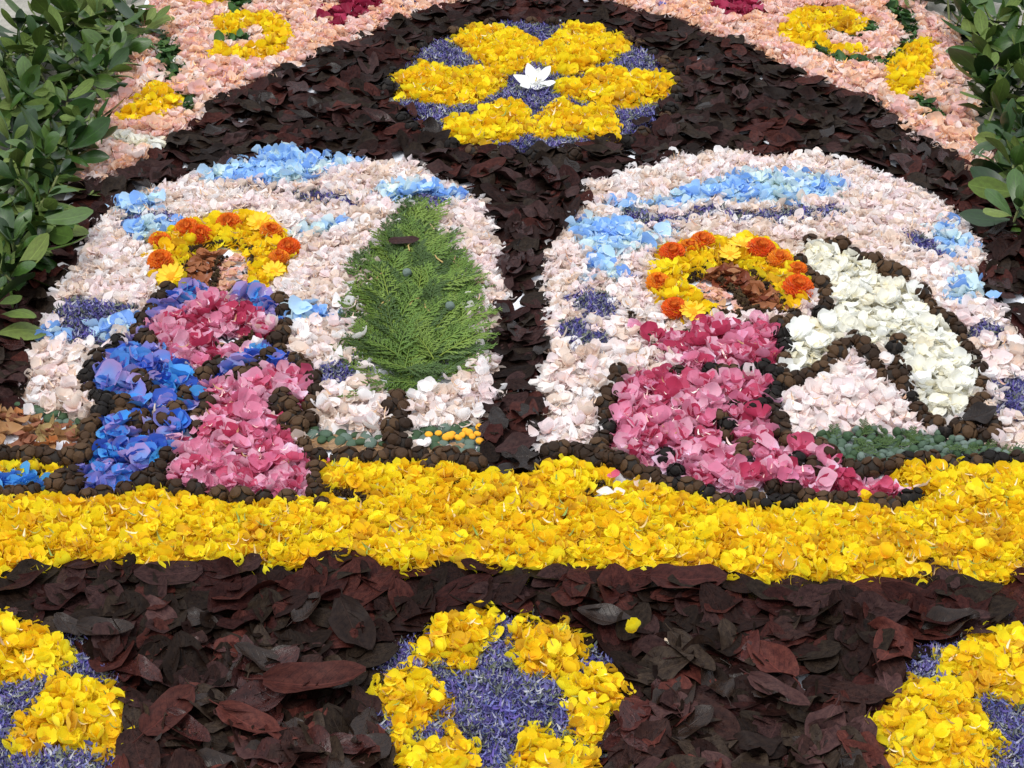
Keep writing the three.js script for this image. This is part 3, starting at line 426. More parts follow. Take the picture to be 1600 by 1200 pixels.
coneRow('down the lower outer rim of the wing', 'the bend', '1482,502 1498,514 1502,530 1512,544 1522,558 1530,576 1534,598 1536,622 1524,636');
coneRow('round the foot of the wing', 'the berries', '1508,678 1500,668 1520,654 1550,664 1540,684 1552,682');
coneRow('peaked over the pale petals under the wing', 'the pink skirt', '1228,600 1244,594 1262,586 1282,576 1296,566 1308,552 1322,538 1336,530 1350,542 1358,556 1368,572 1380,586 1394,590');
coneRow('on the inner edge of the wing foot', 'the top', '1404,532 1396,548 1404,566 1412,584 1414,604 1424,622 1434,640 1446,654 1462,664 1476,674', 0.3);
{ // ring of cones round the top rosette, half hidden
  const ringSpots = []; for (let i = 0; i < 44; i++) { const a = Math.PI / 2 + i / 44 * 2 * Math.PI + R(-0.03, 0.03); if (rnd() < 0.2) continue; ringSpots.push((832 + 226 * Math.cos(a)).toFixed(0) + ',' + (142 + 106 * Math.sin(a)).toFixed(0)); }
  coneRow('round the topmost rosette', 'the pillar clockwise', ringSpots.join(' '), 0.4);
}

for (const j of jobs) j();

// ================================================================ GROUND
{
  const n = 512, d = new Uint8Array(n * n * 4), b = new Uint8Array(n * n * 4);
  for (let y = 0; y < n; y++) for (let x = 0; x < n; x++) { const g = 150 + 22 * noise.noise(x * 0.02, y * 0.02, 1) + 16 * noise.noise(x * 0.11, y * 0.11, 5) + (rnd() - 0.5) * 34, i = (y * n + x) * 4; d[i] = g; d[i + 1] = g * 0.97; d[i + 2] = g * 0.9; d[i + 3] = 255; b[i] = b[i + 1] = b[i + 2] = clamp(g * 0.8 + (rnd() - 0.5) * 50, 0, 255); b[i + 3] = 255; }
  const mkT = (a, srgb) => { const t = new THREE.DataTexture(a, n, n); t.wrapS = t.wrapT = THREE.RepeatWrapping; t.magFilter = THREE.LinearFilter; if (srgb) t.colorSpace = THREE.SRGBColorSpace; t.repeat.set(2, 2); t.needsUpdate = true; return t; };
  const stone = new THREE.MeshStandardMaterial({ map: mkT(d, true), bumpMap: mkT(b), bumpScale: 0.0015, roughness: 0.85 });
  const ground = new THREE.Group(); ground.name = 'pavement'; tag(ground, 'grey stone pavement showing at the picture corner beside the green sprigs', null, null, 'structure'); scene.add(ground);
  const bed = new THREE.BoxGeometry(9, 0.02, 9); const bm = add(ground, 'joint_bed', bed, new THREE.MeshStandardMaterial({ color: C(0.11, 0.1, 0.09), roughness: 0.95 })); bm.position.set(0, -0.019, -2.5);
  const slab = new THREE.BoxGeometry(0.594, 0.016, 0.394); let k = 0;
  for (let i = -6; i < 7; i++) for (let j = -5; j < 7; j++) { const m = add(ground, 'paving_stone', slab, stone); m.position.set(i * 0.6 + (j & 1) * 0.3 - 0.16, -0.0085 + R(-0.0006, 0.0006), -2.55 + j * 0.4 + 0.19); if (++k > 200) break; }
}
// white paper under the carpet; the outline drawing printed on it shows where few petals lie
const paperX0 = at(112, 285).x, paperX1 = at(1545, 262).x, paperZ0 = -3.5, paperZ1 = -1.25;
{
  const W = 1400, H = 2048, cv = document.createElement('canvas'); cv.width = W; cv.height = H; const g = cv.getContext('2d');
  g.fillStyle = '#e9ebf2'; g.fillRect(0, 0, W, H);
  g.strokeStyle = '#14161c'; g.lineCap = 'round';
  const mm = W / (paperX1 - paperX0) / 1000;
  for (const [pts, w] of INK) { g.lineWidth = w * mm; g.beginPath(); pts.forEach(([x, z], i) => { const u = (x - paperX0) / (paperX1 - paperX0) * W, v = (z - paperZ0) / (paperZ1 - paperZ0) * H; i ? g.lineTo(u, v) : g.moveTo(u, v); }); g.stroke(); }
  for (let i = 0; i < 5200; i++) { const r = rnd(); g.fillStyle = r < 0.4 ? 'rgba(190,150,40,0.55)' : r < 0.75 ? 'rgba(95,70,55,0.5)' : 'rgba(150,150,170,0.4)'; g.beginPath(); g.arc(R(0, W), R(0, H), R(0.3, 1.9), 0, 7); g.fill(); }
  const t = new THREE.CanvasTexture(cv); t.colorSpace = THREE.SRGBColorSpace;
  const w = paperX1 - paperX0, l = paperZ1 - paperZ0, geo = new THREE.PlaneGeometry(w, l, 30, 60); geo.rotateX(-Math.PI / 2);
  const pp = geo.attributes.position; for (let i = 0; i < pp.count; i++) pp.setY(i, 0.0012 * nz(pp.getX(i), pp.getZ(i), 6, 2)); geo.computeVertexNormals();
  const m = add(scene, 'paper_sheet', geo, new THREE.MeshStandardMaterial({ map: t, roughness: 0.8 })); m.position.set((paperX0 + paperX1) / 2, 0.0022, (paperZ0 + paperZ1) / 2);
  tag(m, 'white paper sheet with a printed outline, glimpsed between the petals', 'paper');
}

// ================================================================ PURPLE LEAF BEDS
function veinMaps(rib, vein, grain, drops) {
  const W = 256, H = 128, c = new Uint8Array(W * H * 4), b = new Uint8Array(W * H * 4), wet = [];
  for (let i = 0; i < drops; i++) wet.push([R(0, W), R(0, H), R(1.5, 5)]);
  for (let y = 0; y < H; y++) for (let x = 0; x < W; x++) {
    const u = x / W, v = Math.abs(y / H - 0.5) * 2, s = (u * 9 - v * 2.4 + 0.15 * noise.noise(x * 0.05, y * 0.05, 9) + 50) % 1, side = Math.max(0, 1 - Math.abs(s - 0.5) * 16) * (1 - v * 0.6), mid = Math.max(0, 1 - v * 22 / (1.4 - u));
    const n = noise.noise(x * 0.04, y * 0.06, 2) * 0.5 + noise.noise(x * 0.16, y * 0.2, 4) * 0.35 + (rnd() - 0.5) * 0.5, i = (y * W + x) * 4;
    const k = clamp(205 * (1 + grain * n + vein * side + rib * mid), 0, 255);
    c[i] = k; c[i + 1] = clamp(k * (1 + 0.05 * n), 0, 255); c[i + 2] = clamp(k * (1 - 0.05 * n), 0, 255); c[i + 3] = 255;
    let h = 120 - 45 * side - 60 * mid + 26 * n + 14 * noise.noise(x * 0.3, y * 0.3, 8);
    for (const [dx, dy, r] of wet) { const q = 1 - ((x - dx) ** 2 + (y - dy) ** 2) / (r * r); if (q > 0) h += 90 * Math.sqrt(q); }
    b[i] = b[i + 1] = b[i + 2] = clamp(h, 0, 255); b[i + 3] = 255;
  }
  const mkT = (a, srgb) => { const t = new THREE.DataTexture(a, W, H); t.wrapS = t.wrapT = THREE.RepeatWrapping; t.magFilter = THREE.LinearFilter; if (srgb) t.colorSpace = THREE.SRGBColorSpace; t.needsUpdate = true; return t; };
  return [mkT(c, true), mkT(b)];
}
const dryMap = veinMaps(0.9, -0.28, 0.5, 0), wetMap = veinMaps(0.7, -0.25, 0.6, 90);
const LF = { L: 0.071, W: 0.037, p: 0.93, q: 0.7, nu: 9, nv: 4 };
const leafSpecs = []; for (let i = 0; i < 10; i++) leafSpecs.push({ ...LF, L: R(0.056, 0.08), W: R(0.029, 0.042), fold: R(0, 0.45), cup: R(-0.2, 0.35), curl: R(-0.25, 0.4), wave: R(0.2, 0.55), twist: gauss() * 0.5, side: gauss() * 0.14, lobes: R(1.6, 3.6), wrinkle: R(0.0004, 0.0014), ph: i * 1.9 });
leafSpecs[0] = { ...LF, fold: 0.2, cup: 0, curl: 0.16, wave: 0.3, wrinkle: 0.0006 }; leafSpecs[3] = { ...LF, L: 0.078, cup: -0.2, curl: -0.15, wave: 0.28, side: -0.1, wrinkle: 0.0008 }; leafSpecs[4] = { ...LF, W: 0.029, cup: 0, fold: 0.65, curl: 0.3, twist: -0.5, wave: 0.25 };
const leafGeos = leafSpecs.map((q) => blade(q));
const stalks = leafGeos.map((g, i) => { const L = leafSpecs[i].L, y0 = g.attributes.position.getY(2); return tube([V(0, y0, -L * 0.47), V(0, y0 - 0.001, -L * 0.47 - 0.008), V(0.001, y0 - 0.002, -L * 0.47 - 0.014)], 0.0008, 0.0006, 4); });
const leafFull = leafGeos.map((g, i) => mergeGeometries([g, stalks[i]]));
const leafTones = [[0.034, 0.009, 0.0075], [0.024, 0.0068, 0.0058], [0.042, 0.0115, 0.0088], [0.014, 0.0056, 0.0045], [0.0105, 0.0056, 0.0038], [0.017, 0.0108, 0.0074], [0.03, 0.0135, 0.0125], [0.021, 0.0062, 0.0054], [0.008, 0.0042, 0.0032]].map((a) => C(...a));
const leafMats = leafTones.map((c, i) => new THREE.MeshPhysicalMaterial({ color: c.clone().multiplyScalar(1.5), map: (i % 2 ? wetMap : dryMap)[0], bumpMap: (i % 2 ? wetMap : dryMap)[1], bumpScale: 0.0014, roughness: i % 3 === 1 ? 0.27 : 0.48, vertexColors: true, side: THREE.DoubleSide, specularIntensity: i % 3 === 1 ? 0.42 : 0.16 }));
leafMats.forEach((m) => m.color.multiplyScalar(1.18));
const leafMatsLow = leafMats.map((m) => { const c = m.clone(); c.color.multiplyScalar(1.55); return c; });
const leafBedMat = new THREE.MeshPhysicalMaterial({ color: C(1.5, 1.5, 1.5), map: wetMap[0], bumpMap: wetMap[1], bumpScale: 0.0014, roughness: 0.45, vertexColors: true, side: THREE.DoubleSide, specularIntensity: 0.1 });
const solidRegions = regions.filter((r) => r.solid);
solidRegions.forEach((r) => { r.allow = Math.min(0.009, 0.16 * Math.min(r.x1 - r.x0, r.z1 - r.z0)); });
const keepOff = ['-140,640 744,640 740,760 480,775 -140,790', '872,640 1740,640 1740,735 1450,800 1000,790 880,722'].map((p) => mk(poly(p)));
const blocked = (x, z) => keepOff.some((r) => inside(r, x, z)) || solidRegions.some((r) => inside(r, x, z) && edge(r, x, z, 0.02) > r.allow) || coneSpots.some((c) => !c.loose && Math.abs(c.x - x) < 0.011 && Math.abs(c.z - z) < 0.011);
function leafBed(label, r, cap, count, sc, mats = leafMats) {
  const t = thing('leaf_bed', label, 'leaves', center(r)), ox = t.position.x, oz = t.position.z, list = [];
  for (let i = 0; i < count; i++) {
    const x = R(r.x0, r.x1), z = R(r.z0, r.z1); if (!inside(r, x, z)) continue;
    let s = sc * R(0.72, 1.2), ok = null;
    for (let k = 0; k < 9 && !ok; k++) {
      const a = R(0, 6.283), l = 0.038 * s, w = 0.015 * s, ca = Math.sin(a), sa = Math.cos(a);
      if (![[l, 0], [-l, 0], [l * 0.3, w], [l * 0.3, -w], [-l * 0.4, w], [-l * 0.4, -w]].some(([p, q]) => blocked(x + ca * p + sa * q, z + sa * p - ca * q))) ok = a; else s *= 0.93;
    }
    if (ok === null) continue;
    const f = i / count;
    list.push({ x, z, a: ok, s, f, y: 0.004 + 0.012 * f + R(0, 0.003), rx: gauss() * 0.2, rz: gauss() * 0.28, tone: clamp(Math.floor((nz(x, z, 7, 5) + gauss() * 0.6 + 1) / 2 * 9), 0, 8) });
  }
  // the top-lying ones nearest the eye are leaves of their own
  const rank = list.map((p, i) => [i, p.f * 1.6 + (p.z - r.z0) / (r.z1 - r.z0)]).sort((a, b) => b[1] - a[1]).slice(0, cap).map((a) => a[0]), single = new Set(rank), rest = [];
  list.forEach((p, i) => {
    if (!single.has(i)) { rest.push(p); return; }
    const k = Math.floor(rnd() * leafFull.length), m = add(t, 'leaf', leafFull[k], mats[p.tone]); m.position.set(p.x - ox, p.y, p.z - oz); m.rotation.set(p.rx, p.a, p.rz + (rnd() < 0.25 ? Math.PI : 0), 'YXZ'); m.scale.set(p.s * R(0.85, 1.15), p.s, p.s);
  });
  for (let g = 0; g < 1; g++) {
    const im = new THREE.InstancedMesh(leafGeos[3], leafBedMat, rest.length); im.name = 'leaf_litter'; im.userData.kind = 'stuff'; im.castShadow = im.receiveShadow = true;
    rest.forEach((p, i) => { q1.setFromEuler(e1.set(p.rx, p.a, p.rz, 'YXZ')); im.setMatrixAt(i, m1.compose(v1.set(p.x - ox, p.y, p.z - oz), q1, v2.set(p.s * R(0.8, 1.2), p.s * R(-1.5, 1.5), p.s * R(0.8, 1.1)))); im.setColorAt(i, leafTones[p.tone]); });
    t.add(im);
  }
}
leafBed('wet dark purple leaf bed along the bottom below the yellow band', leafLow, 300, 2700, 0.95, leafMatsLow);
leafBed('dark purple leaf bed of the big arch and central pillar round the two panels', leafArch, 300, 9000, 0.84);

// ================================================================ TREE OF CONIFER SPRAYS
function frond(L, v) {
  const parts = [], stem = []; const bend = R(-0.15, 0.15);
  for (let i = 0; i <= 6; i++) { const u = i / 6; stem.push(V(bend * L * u * u, 0.004 * Math.sin(u * 3), u * L)); }
  parts.push(tube(stem, 0.0013, 0.0006, 4, [1.1, 0.95, 0.5]));
  const twig = (x, y, z, a, l, w, c) => { const dx = Math.sin(a), dz = Math.cos(a), lift = R(-0.2, 0.35); parts.push(tube([V(x, y, z), V(x + dx * l * 0.55, y + lift * l * 0.5, z + dz * l * 0.55), V(x + dx * l, y + lift * l * 0.7, z + dz * l)], w, w * 0.45, 3, c)); };
  for (let i = 1; i < 15; i++) {
    const u = i / 15, s = i % 2 ? 1 : -1, bx = bend * L * u * u, bz = u * L, by = 0.004 * Math.sin(u * 3), bl = L * (0.42 - 0.3 * u) * R(0.8, 1.15), a = s * R(0.55, 0.85), y1 = R(-0.2, 0.3);
    const end = V(bx + Math.sin(a) * bl, by + y1 * bl * 0.5, bz + Math.cos(a) * bl);
    parts.push(tube([V(bx, by, bz), end], 0.0009, 0.0005, 3, [0.95, 1, 0.7]));
    const n = Math.max(3, Math.round(bl / 0.0034));
    for (let k = 1; k <= n; k++) { const q = k / n, c = R(0.75, 1.25); twig(bx + (end.x - bx) * q, by + (end.y - by) * q, bz + (end.z - bz) * q, a + (k % 2 ? 1 : -1) * R(0.35, 0.7) * (k === n ? 0.1 : 1), R(0.006, 0.011) * (1.1 - 0.5 * q), 0.0014, [c, c, c * 0.9]); }
  }
  return mergeGeometries(parts);
}
{
  const fr = [frond(0.095, 0), frond(0.085, 1), frond(0.075, 2)];
  const mats = [C(0.08, 0.15, 0.018), C(0.11, 0.19, 0.025), C(0.045, 0.09, 0.015), C(0.14, 0.215, 0.03)].map((c) => new THREE.MeshPhysicalMaterial({ color: c, vertexColors: true, roughness: 0.6, side: THREE.DoubleSide }));
  const t = thing('conifer_tree', 'pointed green tree shape of overlapping conifer sprays', 'conifer sprays', center(tree)), cx = t.position.x, dz0 = tree.z0, dz1 = tree.z1;
  let n = 0;
  for (let tries = 0; tries < 14000 && n < 430; tries++) {
    const x = R(tree.x0, tree.x1), z = R(tree.z0, tree.z1); if (!inside(tree, x, z)) continue;
    const side = (x - cx) / ((tree.x1 - tree.x0) / 2), low = z > dz1 - 0.05 && rnd() < 0.6, a = low ? (side + gauss() * 0.5 > 0 ? 1 : -1) * R(0.9, 1.9) : Math.PI - side * 1.15 - 0.25 + gauss() * 0.85, s = R(0.55, 0.95);
    const l = 0.085 * s, tx = x + Math.sin(a) * l, tz = z + Math.cos(a) * l; if (!inside(tree, tx, tz) && edge(tree, tx, tz, 0.05) > R(0.006, 0.03)) continue;
    const m = add(t, 'spray', pick(fr), pick(mats)); m.position.set(x - cx, 0.004 + 0.018 * (n / 430) * smooth(edge(tree, x, z, 0.06), 0, 0.05) + 0.003, z - t.position.z); m.rotation.set(R(-0.16, 0.04), a, gauss() * 0.25, 'YXZ'); m.scale.setScalar(s); n++;
  }
  // bare twig ends
  for (const [x, y, a] of [[588, 438, 2.6], [592, 480, 2.3], [640, 478, 2.5], [672, 488, 3.4], [640, 392, 3], [692, 410, 3.6]]) { const p = at(x, y, 0.03), m = add(t, 'twig', tube([V(0, 0, 0), V(0.004, 0.002, 0.011), V(0.002, 0.001, 0.022)], 0.0012, 0.0009, 5, [1, 1, 1]), new THREE.MeshStandardMaterial({ color: C(0.42, 0.28, 0.1), roughness: 0.7 })); m.position.copy(p).sub(t.position); m.rotation.y = a; }
  const one = add(scene, 'fallen_leaf', leafFull[0], leafMats[6]); one.position.copy(at(631, 376, 0.034)); one.rotation.set(0, 1.66, 0.12, 'YXZ'); one.scale.set(0.55, 0.3, 0.62); tag(one, 'dark purple leaf lying across the green conifer tree', 'leaf');
  // berries
  const berry = new THREE.IcosahedronGeometry(0.0062, 3), bp = berry.attributes.position;
  for (let i = 0; i < bp.count; i++) { const p = V(bp.getX(i), bp.getY(i), bp.getZ(i)), k = 1 + 0.16 * noise.noise(p.x * 260, p.y * 260, p.z * 260) - 0.25 * Math.max(0, p.y / 0.0062 - 0.93); bp.setXYZ(i, p.x * k, p.y * k, p.z * k); } berry.computeVertexNormals();
  const bm = [C(0.062, 0.1, 0.065), C(0.042, 0.08, 0.038), C(0.1, 0.14, 0.11), C(0.036, 0.068, 0.03), C(0.13, 0.17, 0.145)].map((c) => new THREE.MeshPhysicalMaterial({ color: c, roughness: 0.6, specularIntensity: 0.4, bumpMap: bumpTex, bumpScale: 0.0006 }));
  for (const [x, y, l] of [[636, 426, 'pale blue-green berry on the conifer tree, nearer its tip'], [703, 478, 'pale blue-green berry low on the conifer tree by the blush petals']]) { const m = add(scene, numbered('conifer_berry'), berry, bm[4]); m.position.copy(at(x, y, 0.03)); tag(m, l, 'berry'); }
  // strip of green berries under the wing
  const st = thing('berry_strip', 'strip of round blue-green berries between the wing and the yellow band', 'berries', center(mossR));
  let k = 0; const spots = [];
  for (let i = 0; i < 6000 && k < 230; i++) { const x = R(mossR.x0, mossR.x1), z = R(mossR.z0, mossR.z1); if (!inside(mossR, x, z) || x > at(1620, 690).x || spots.some((s) => (s[0] - x) ** 2 + (s[1] - z) ** 2 < 0.0085 ** 2) || coneSpots.some((c) => (c.x - x) ** 2 + (c.z - z) ** 2 < 0.013 ** 2)) continue; spots.push([x, z]); k++; const m = add(st, 'berry', berry, pick(bm)); m.position.set(x - st.position.x, 0.009 + R(0, 0.006), z - st.position.z); m.scale.set(R(0.65, 1.2), R(0.65, 1.1), R(0.65, 1.2)); m.rotation.set(R(-1.2, 1.2), R(0, 6), R(-0.8, 0.8)); }
  for (const [x, y, a] of [[1345, 682, 2.4], [1360, 690, 1.7], [1420, 688, 2.8], [1395, 700, 2], [1330, 700, 1.2], [1560, 708, 1.9], [1585, 712, 1.4], [1440, 694, 3.8], [1500, 706, 2], [1350, 676, 3], [1370, 700, 2.2], [1410, 680, 1.3], [1300, 690, 2.9], [1465, 700, 1.5], [1540, 704, 2.5], [1385, 686, 3.4], [1330, 684, 0.8]]) { const m = add(st, 'spray', pick(fr), mats[2]); m.position.copy(at(x, y, 0.017)).sub(st.position); m.rotation.y = a; m.scale.setScalar(R(0.32, 0.46)); }
  // flat green buds in the strips of the tree panel
  const bud = new THREE.SphereGeometry(0.0085, 10, 6); bud.scale(1, 0.45, 0.85); const bq = bud.attributes.position; for (let i = 0; i < bq.count; i++) { const a = 1 + 0.12 * noise.noise(bq.getX(i) * 260, bq.getY(i) * 260, bq.getZ(i) * 260); bq.setXYZ(i, bq.getX(i) * a, bq.getY(i) * a, bq.getZ(i) * a); } bud.computeVertexNormals();
  const budRow = (r, label, nMost) => { const s = thing('bud_strip', label, 'green buds', center(r)); const sp = []; for (let i = 0; i < 5000 && sp.length < nMost; i++) { const x = R(r.x0, r.x1), z = R(r.z0, r.z1); if (!inside(r, x, z) || sp.some((q) => (q[0] - x) ** 2 + (q[1] - z) ** 2 < 0.011 ** 2)) continue; sp.push([x, z]); const m = add(s, 'bud', bud, pick(bm.slice(0, 4))); m.position.set(x - s.position.x, 0.0055 + R(0, 0.002), z - s.position.z); m.rotation.set(gauss() * 0.3, R(0, 6), gauss() * 0.3); m.scale.setScalar(R(0.8, 1.2)); } };
  budRow(sedumL, 'row of flat green buds over the brown leaves', 26); budRow(mossA, 'row of flat green buds under the blush petals, before the tree trunk', 22); budRow(mossB, 'row of flat green buds with small orange buttons beside the tree trunk', 44);
  const button = new THREE.SphereGeometry(0.0052, 9, 6); button.scale(1, 0.6, 1);
  const bt = new THREE.MeshStandardMaterial({ color: C(0.8, 0.36, 0.01), roughness: 0.8, bumpMap: bumpTex, bumpScale: 0.0006 });
  let bi = 0;
  for (const [x, y] of [[670, 679], [685, 677], [697, 683], [703, 681], [707, 677], [716, 684], [722, 680], [727, 673], [733, 676], [738, 682], [747, 678], [748, 667], [750, 689]]) { const m = add(scene, numbered('button_flower'), button, bt); m.position.copy(at(x, y, 0.011)); m.scale.setScalar(R(0.8, 1.25)); m.rotation.set(R(-0.6, 0.6), 0, R(-0.6, 0.6)); tag(m, 'small orange button flower on green buds, ' + nth(bi++) + ' from the tree trunk', 'flower', 'orange button flowers on the green buds'); }
  // flat tan leaf strips lying under the tree
  const tan = [C(0.34, 0.18, 0.07), C(0.29, 0.15, 0.06), C(0.38, 0.22, 0.1)].map((c) => new THREE.MeshStandardMaterial({ color: c, map: dryMap[0], bumpMap: dryMap[1], bumpScale: 0.0005, roughness: 0.6, side: THREE.DoubleSide, vertexColors: true }));
  const tl = [[505, 692, 1.5, 'before the tree trunk beside the pink skirt'], [545, 697, 1.68, 'middle one of three before the tree trunk'], [578, 698, 1.5, 'touching the tree trunk'], [665, 704, 1.62, 'behind the tree trunk under the green buds'], [700, 706, 1.7, 'under the orange button flowers']];
  for (const [x, y, a, w] of tl) { const m = add(scene, numbered('tan_leaf'), leafGeos[0], pick(tan)); m.position.copy(at(x, y, 0.005)); m.rotation.set(0.03, a, 0.05, 'YXZ'); m.scale.set(0.95, 0.5, 0.72); tag(m, 'flat tan leaf ' + w, 'leaf'); }
}

// ================================================================ HALO FLOWERS, WHITE FLOWER
{
  const ray = blade({ L: 0.017, W: 0.0072, p: 1.2, q: 0.55, cup: 0.35, curl: 0.2, wave: 0.1, notch: 0.08, nu: 4, nv: 3 }); ray.translate(0, 0, 0.0125);
  const rayM = [C(0.9, 0.6, 0.008), C(0.88, 0.54, 0.006)].map((c) => new THREE.MeshPhysicalMaterial({ color: c, roughness: 0.7, side: THREE.DoubleSide, transmission: 0.25, thickness: 0 }));
  const knobs = []; for (let i = 0; i < 60; i++) { const r = 0.0068 * Math.sqrt((i + 0.5) / 60), a = i * 2.39996; knobs.push(moved(new THREE.IcosahedronGeometry(0.00095, 0), r * Math.cos(a), 0.0034 - r * r * 45, r * Math.sin(a))); }
  const dome = new THREE.SphereGeometry(0.0072, 14, 5, 0, 6.2832, 0, 1.57).toNonIndexed(); dome.scale(1, 0.42, 1); knobs.push(dome); knobs.forEach((k) => { k.deleteAttribute('uv'); });
  const discG = mergeGeometries(knobs.map((k) => (k.index ? k.toNonIndexed() : k))), discM = new THREE.MeshStandardMaterial({ color: C(0.8, 0.4, 0.008), roughness: 0.85 });
  const daisy = (x, y, label, s = 1) => { const t = thing('yellow_daisy', label, 'daisy', at(x, y, 0.02)); t.scale.setScalar(s); t.rotation.set(0.25 + gauss() * 0.15, R(0, 6), gauss() * 0.2); const d = add(t, 'disc', discG, discM); d.position.y = 0.001; for (let i = 0; i < 13; i++) { const m = add(t, 'petal', ray, rayM[i % 2]); m.rotation.set(-R(0.05, 0.3), i / 13 * 6.2832 + R(-0.08, 0.08), 0, 'YXZ'); m.position.y = 0.0005 * (i % 3); } };
  daisy(268, 433, 'yellow daisy with an orange disc on the blue veil, lowest on the halo', 1.05); daisy(406, 350, 'yellow daisy topping the halo of the blue-robed figure'); daisy(1160, 384, 'yellow daisy topping the halo of the winged figure', 1.05); daisy(1082, 488, 'yellow daisy at the neck side of the winged figure halo', 0.9); daisy(428, 424, 'yellow daisy low on the halo near the blue shoulder', 0.85); daisy(1140, 398, 'yellow daisy against the dark hair line of the winged figure', 0.8);
  const mg = (inner) => { const parts = []; const n = 90; for (let i = 0; i < n; i++) { const f = (i + 0.5) / n, th = Math.acos(1 - f * 1.02), a = i * 2.39996, r = 0.0135 * (inner ? 0.5 : 1), g = blade({ L: 0.0075, W: 0.0085, p: 1.3, q: 0.5, cup: 0.5, curl: 0.6, wave: 0.5, nu: 2, nv: 3, ph: i, tint: () => { const k = R(0.75, 1.15); return [k, k * R(0.85, 1.1), k]; } }); if (inner ? th > 0.42 : th < 0.3) continue;
      g.translate(0, 0, 0.003); g.rotateX(-0.9 + th * 0.55); g.rotateY(a); parts.push(moved(g, 0.0135 * Math.sin(th) * Math.sin(a), 0.0105 * Math.cos(th), 0.0135 * Math.sin(th) * Math.cos(a))); } return mergeGeometries(parts); };
  const ruff = mg(false), eye = mg(true), base = new THREE.SphereGeometry(0.0112, 12, 8, 0, 6.2832, 0, 1.57); base.scale(1, 0.8, 1);
  const mM = [C(0.88, 0.25, 0.005), C(0.86, 0.17, 0.004), C(0.9, 0.35, 0.007)].map((c) => new THREE.MeshPhysicalMaterial({ color: c, vertexColors: true, roughness: 0.8, side: THREE.DoubleSide, transmission: 0.2, thickness: 0 })), eM = new THREE.MeshStandardMaterial({ color: C(0.7, 0.16, 0.008), vertexColors: true, roughness: 0.85, side: THREE.DoubleSide }), baseM = new THREE.MeshStandardMaterial({ color: C(0.6, 0.12, 0.004), roughness: 0.9 });
  const marigold = (x, y, label, s = 1, k = 0) => { const t = thing('orange_marigold', label, 'marigold', at(x, y, 0.012)); t.position.y = 0.0145; t.scale.setScalar(s * 0.88); t.rotation.set(0.3 + gauss() * 0.15, R(0, 6), gauss() * 0.2); const r = add(t, 'ruffle', ruff, mM[k]); r.userData.kind = 'stuff'; add(t, 'centre', eye, eM); add(t, 'flower_base', base, baseM); };
  marigold(294, 364, 'orange marigold on the upper shoulder of the kneeling figure halo', 1.15, 0); marigold(314, 372, 'deep orange marigold pressed against another over the dark hair line', 1, 1); marigold(358, 355, 'round orange marigold at the top of the kneeling figure halo', 1.12, 0); marigold(250, 381, 'small orange marigold above the one next to the daisy', 0.95, 0); marigold(252, 413, 'orange marigold directly above the lowest daisy', 1.1, 0); marigold(424, 368, 'amber marigold below the daisy that tops the kneeling figure halo', 1.05, 2); marigold(452, 392, 'orange marigold at the outer edge toward the green tree', 1.0, 1); marigold(436, 408, 'amber marigold in the halo half facing the tree', 0.9, 2);
  marigold(1098, 384, 'orange marigold with a red centre on top of the winged figure halo', 1.1, 0); marigold(1050, 402, 'deep orange marigold at the corner facing the light blue petals', 1.15, 1); marigold(1028, 448, 'amber marigold at the outer edge facing the central pillar', 1.05, 2); marigold(1054, 488, 'deep orange marigold lowest in the winged figure halo', 1.1, 1); marigold(1188, 397, 'large deep orange marigold beside the daisy of the winged figure', 1.3, 1); marigold(1218, 412, 'amber marigold with a red centre toward the wing', 1.1, 2); marigold(1246, 428, 'small orange marigold near the wing tip cones', 0.9, 0); marigold(1246, 456, 'large red orange marigold touching the cones of the wing', 1.3, 1); marigold(1076, 392, 'amber marigold wedged among those of the winged figure', 0.9, 2);
  // white flower in the topmost rosette
  const wM = new THREE.MeshPhysicalMaterial({ color: C(0.9, 0.9, 0.88), roughness: 0.6, side: THREE.DoubleSide, transmission: 0.2, thickness: 0 }), wp = blade({ L: 0.034, W: 0.016, p: 1.05, q: 0.75, cup: 0.3, curl: 0.35, wave: 0.15, nu: 6, nv: 4 }); wp.translate(0, 0, 0.017);
  const t = thing('white_flower', 'single white flower lying in the middle of the topmost rosette', 'flower', at(836, 131, 0.018)); t.rotation.set(0.35, 0.3, 0); t.scale.setScalar(1.12);
  for (let i = 0; i < 9; i++) { const m = add(t, 'petal', wp, wM); m.rotation.set(-(i < 6 ? R(0.1, 0.35) : R(0.8, 1.1)), i * 1.0472 + (i > 5 ? i * 1.1 : 0) + R(-0.15, 0.15), 0, 'YXZ'); m.scale.setScalar(i < 6 ? 1 : 0.75); }
  add(t, 'stamen', tube([V(0, 0, 0), V(0.001, 0.008, 0.001), V(0.002, 0.014, 0.002)], 0.0012, 0.0009, 6), new THREE.MeshStandardMaterial({ color: C(0.7, 0.55, 0.1), roughness: 0.8 }));
}

